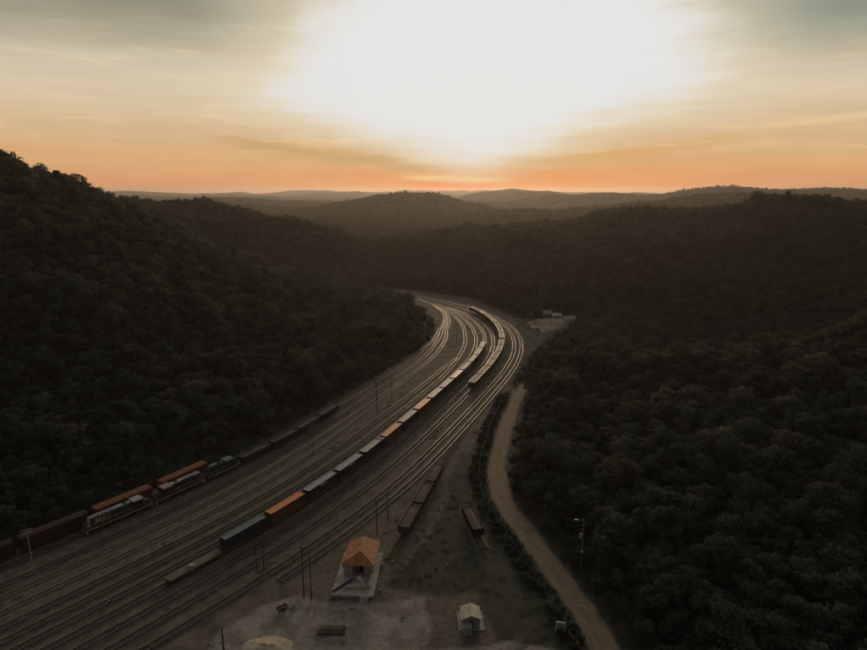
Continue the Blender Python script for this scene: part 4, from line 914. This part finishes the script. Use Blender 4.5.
vcol = bpy.data.collections.new('tree_kinds'); vfar = bpy.data.collections.new('far_tree_kinds'); vgr = bpy.data.collections.new('weed_kinds')
for i, (H, rad, lb) in enumerate(SPEC):
    cm, tb = tree_variant(100+i, H, rad, lb, 1500, .30, LEAF[i]); VAR.append((cm, tb.mesh('trunk', 'bark')))
    for colr, n, sz in ((vcol, 760, .40), (vfar, 260, .72)):
        cm2, tb2 = tree_variant(100+i, H, rad, lb, n, sz, LEAF[i])
        V = [tuple(v.co) for v in cm2.vertices]; Fc = [tuple(p.vertices) for p in cm2.polygons]; mm = MB(); mm.add(V, Fc, 0); mm.add(tb2.v, tb2.f, 1)
        me = bpy.data.meshes.new(f'tree_kind'); me.from_pydata(mm.v, [], mm.f); me.materials.append(MATS[LEAF[i]]); me.materials.append(MATS['bark']); me.polygons.foreach_set('material_index', mm.m)
        colr.objects.link(bpy.data.objects.new(f'tree_kind_{i}', me)); bpy.data.meshes.remove(cm2)
def scatter(step, r0, r1, amax, seed):
    rs = np.random.default_rng(seed); m = r1*math.sin(R(amax)) if amax < 90 else r1
    X, Y = np.meshgrid(np.arange(-m, m, step), np.arange(max(-20, 0 if r0 < 300 else r0*.5), r1, step))
    X = (X + rs.uniform(-.48,.48,X.shape)*step).ravel(); Y = (Y + rs.uniform(-.48,.48,Y.shape)*step).ravel()
    r = np.hypot(X, Y); a = np.degrees(np.arctan2(np.abs(X), np.maximum(Y, .01)))
    k = (r >= r0) & (r < r1) & (a < amax) & (Y > 20); return X[k], Y[k]
near = scatter(3.7, 70, 360, 50, 1); mid = scatter(5.4, 360, 950, 43, 2); far = [np.r_[a_, b_] for a_, b_ in zip(scatter(9.5, 950, 2600, 39, 3), scatter(15, 2600, 3600, 39, 4))]
def free(X, Y, gap):
    d = pdist(YARD, X, Y); k = ~inside(YARD, X, Y) & (d > gap)
    for hx_, hy_ in FARH: k &= ~((np.abs(X-hx_) < 13) & (Y < hy_+7) & (Y > hy_-42))
    return k
def sets(XY, gap, smin, smax, rs):
    X, Y = XY; k = free(X, Y, gap); X, Y = X[k], Y[k]; s = rs.uniform(smin, smax, len(X))
    s *= (.78 + .5*vnoise(X, Y, 26, 14))*np.where(rs.random(len(X)) < .07, 1.35, 1); return X, Y, height(X, Y), s, rs.integers(0, 6, len(X)), rs.uniform(0, 6.283, len(X))
rs = np.random.default_rng(11)
nX, nY, nZ, nS, nV, nR = sets(near, 1.0, .42, .92, rs); mX, mY, mZ, mS, mV, mR = sets(mid, 2, .55, 1.0, rs); fX, fY, fZ, fS, fV, fR = sets(far, 4, .65, 1.05, rs)
# smaller shrubs at the forest edge, round the yard
d = pdist(YARD, nX, nY); nS = np.where(d < 9, nS*.7, nS)
# the 300 that show largest stand as trees of their own
def pix(X, Y, Z):
    dz = Z-CAMH; dep = Y*CP - dz*SP; up = Y*SP + dz*CP; return 433.5+F*X/dep, 325-F*up/dep, dep
px_, py_, dep = pix(nX, nY, nZ+6); vis = (px_ > -15) & (px_ < 882) & (py_ < 655); score = np.where(vis, nS/dep, 0)
idx = np.argsort(-score)[:300]; own = np.zeros(len(nX), bool); own[idx] = True
for i in idx:
    rt = nX[i] > 0
    t = thing('broadleaf_tree', 'dark rounded forest tree on the near wooded slope right of the dirt road' if rt else 'dark rounded tree in the woods at the foot of the left hillside', 'tree', (float(nX[i]), float(nY[i]), float(nZ[i])), float(nR[i]), 'nearest trees right of the road' if rt else 'nearest trees on the left hillside')
    t.scale = (float(nS[i]),)*3; cm, tm = VAR[nV[i]]; link('crown', cm, t); link('trunk', tm, t)
# a few pale-leaved trees that stand out
pc, ptb = tree_variant(300, 9.5, 3.0, 7, 800, .4, 'leaf_pale'); pt = ptb.mesh('trunk', 'bark')
for a_, b_, Yd, lb in [(716,372,232,'pale-leaved tree standing out among the dark forest on the right slope'),(660,392,205,'smaller pale-leaved tree lower left on the right forest slope')]:
    X, Y, Z = at(a_, b_, Yd); Z = float(height(np.array([X]), np.array([Y]))[0])
    t = thing('pale_tree', lb, 'tree', (X, Y, Z), .4); t.scale = (1.2,)*3; link('crown', pc, t); link('trunk', pt, t)
def instancer(name, X, Y, Z, S, V, Rz, coll, label, cat):
    me = bpy.data.meshes.new(name); me.vertices.add(len(X)); me.vertices.foreach_set('co', np.stack([X,Y,Z],-1).ravel())
    for nm, tp, val in (('scl','FLOAT',S.astype(np.float32)), ('kind','INT',V.astype(np.int32)), ('turn','FLOAT',Rz.astype(np.float32))):
        me.attributes.new(nm, tp, 'POINT').data.foreach_set('value', val)
    o = link(name, me); o['kind'] = 'stuff'; tag(o, label, cat)
    ng = bpy.data.node_groups.new(name, 'GeometryNodeTree'); ng.interface.new_socket('Geometry', in_out='INPUT', socket_type='NodeSocketGeometry'); ng.interface.new_socket('Geometry', in_out='OUTPUT', socket_type='NodeSocketGeometry')
    n = ng.nodes; gi = n.new('NodeGroupInput'); go = n.new('NodeGroupOutput'); ip = n.new('GeometryNodeInstanceOnPoints'); ci = n.new('GeometryNodeCollectionInfo')
    ci.inputs['Collection'].default_value = coll; ci.inputs['Separate Children'].default_value = True; ci.inputs['Reset Children'].default_value = True
    def at_(nm, tp): q = n.new('GeometryNodeInputNamedAttribute'); q.data_type = tp; q.inputs[0].default_value = nm; return q.outputs[0]
    cx = n.new('ShaderNodeCombineXYZ'); l = ng.links.new
    l(gi.outputs[0], ip.inputs['Points']); l(ci.outputs[0], ip.inputs['Instance']); ip.inputs['Pick Instance'].default_value = True
    l(at_('kind','INT'), ip.inputs['Instance Index']); l(at_('turn','FLOAT'), cx.inputs[2])
    e2r = n.new('FunctionNodeEulerToRotation'); l(cx.outputs[0], e2r.inputs[0]); l(e2r.outputs[0], ip.inputs['Rotation']); l(at_('scl','FLOAT'), ip.inputs['Scale']); l(ip.outputs[0], go.inputs[0])
    md = o.modifiers.new('scatter', 'NODES'); md.node_group = ng; return o
k = ~own
instancer('forest', np.r_[nX[k], mX], np.r_[nY[k], mY], np.r_[nZ[k], mZ], np.r_[nS[k], mS], np.r_[nV[k], mV], np.r_[nR[k], mR], vcol, 'dense dark forest covering the hills on both sides of the railway', 'forest')
instancer('distant_forest', fX, fY, fZ-1, fS, fV, fR, vfar, 'distant hazy woodland on the hills beyond the valley', 'forest')
# weeds and tufts between the tracks and on the verges
def tuft(seed, n, w, h):
    r_ = np.random.default_rng(seed); v = []; f = []
    for i in range(n):
        a = r_.uniform(0,6.283); q = w*math.sqrt(r_.random()); x, y = q*math.cos(a), q*math.sin(a); b = r_.uniform(0,6.283); hh = h*r_.uniform(.4,1); wd = r_.uniform(.05,.12)
        o_ = len(v); v += [(x-wd*math.cos(b),y-wd*math.sin(b),0),(x+wd*math.cos(b),y+wd*math.sin(b),0),(x+r_.uniform(-.25,.25),y+r_.uniform(-.25,.25),hh)]; f.append((o_,o_+1,o_+2))
    me = bpy.data.meshes.new('weed_kind'); me.from_pydata(v, [], f); me.materials.append(MATS['leaf_grass']); return me
for i in range(3): vgr.objects.link(bpy.data.objects.new(f'weed_kind_{i}', tuft(60+i, 50, 1.1, .32)))
for i in range(2):
    V, _ = crown_arrays(np.random.default_rng(80+i), 2.2, 1.3, 5, 160, .22); V[:,2] -= .7
    me = bpy.data.meshes.new('bush_kind'); me.from_pydata(V.tolist(), [], np.arange(640).reshape(-1,4).tolist()); me.materials.append(MATS['leaf_dark']); vgr.objects.link(bpy.data.objects.new(f'weed_kind_{3+i}', me))
wx = rs.uniform(-130, 105, 60000); wy = rs.uniform(90, 420, 60000); k = inside(YARD, wx, wy)
wx, wy = wx[k], wy[k]
gm = np.maximum(softmask(GRASS, 4, wx, wy), softmask(GRASS2, 6, wx, wy)); dr_ = pdist(ROAD, wx, wy, False); dt = np.min([pdist(P[::2], wx, wy, False) for P in TR.values()], axis=0); dy_ = pdist(YARD, wx, wy)
grv = softmask(GRAVEL, 3, wx, wy); cl = fbm(wx, wy, 14, 3, 77)
p = .08*gm + .10*(cl > .56) + .6*sstep(dy_, 9, 2); p = p*(1-.95*grv)*(dr_ > 4.0)*(dt > 1.9)*(wy > 0)
bx0 = (np.abs(wx+17.3) < 7) & (np.abs(wy-122.6) < 10) | (np.abs(wx-7.8) < 5.5) & (np.abs(wy-107) < 6)
dF = pdist(FL, wx, wy, False); p = np.where((dF < 2.6) & (dr_ > 3.9) & (wy < 250), .9, p)
k = (rs.random(len(wx)) < p) & ~bx0; dF = dF[k]; wx, wy, dyk = wx[k], wy[k], dy_[k]
kind = np.where(((dyk < 5) & (rs.random(len(wx)) < .5)) | ((dF < 2.6) & (rs.random(len(wx)) < .6)), rs.integers(3, 5, len(wx)), rs.integers(0, 3, len(wx)))
instancer('weeds', wx, wy, np.full(len(wx), .02), rs.uniform(.5, 1.05, len(wx)), kind, rs.uniform(0, 6.283, len(wx)), vgr, 'rough grass, weeds and low scrub between tracks and road', 'weeds')

# ------------------------------------------------------------------ haze
hz = bpy.data.materials.new('haze'); hz.use_nodes = True; hz.node_tree.nodes.clear()
o_ = hz.node_tree.nodes.new('ShaderNodeOutputMaterial'); pv = hz.node_tree.nodes.new('ShaderNodeVolumePrincipled')
pv.inputs['Color'].default_value = (.95,.86,.77,1); pv.inputs['Density'].default_value = 0.57e-4; pv.inputs['Anisotropy'].default_value = .6
hz.node_tree.links.new(pv.outputs[0], o_.inputs['Volume'])
zmin = float(GZ.min()) - 1.0; zmax = max(float(GZ.max()) + 35, 125)
mb = MB().box(-12200,12200,-900,14200,zmin,zmax); h_ = link('haze', mb.mesh('haze', hz)); h_['kind'] = 'stuff'
print('trees', len(nX), len(mX), len(fX), 'weeds', len(wx), 'terrain z', GZ.min(), GZ.max())
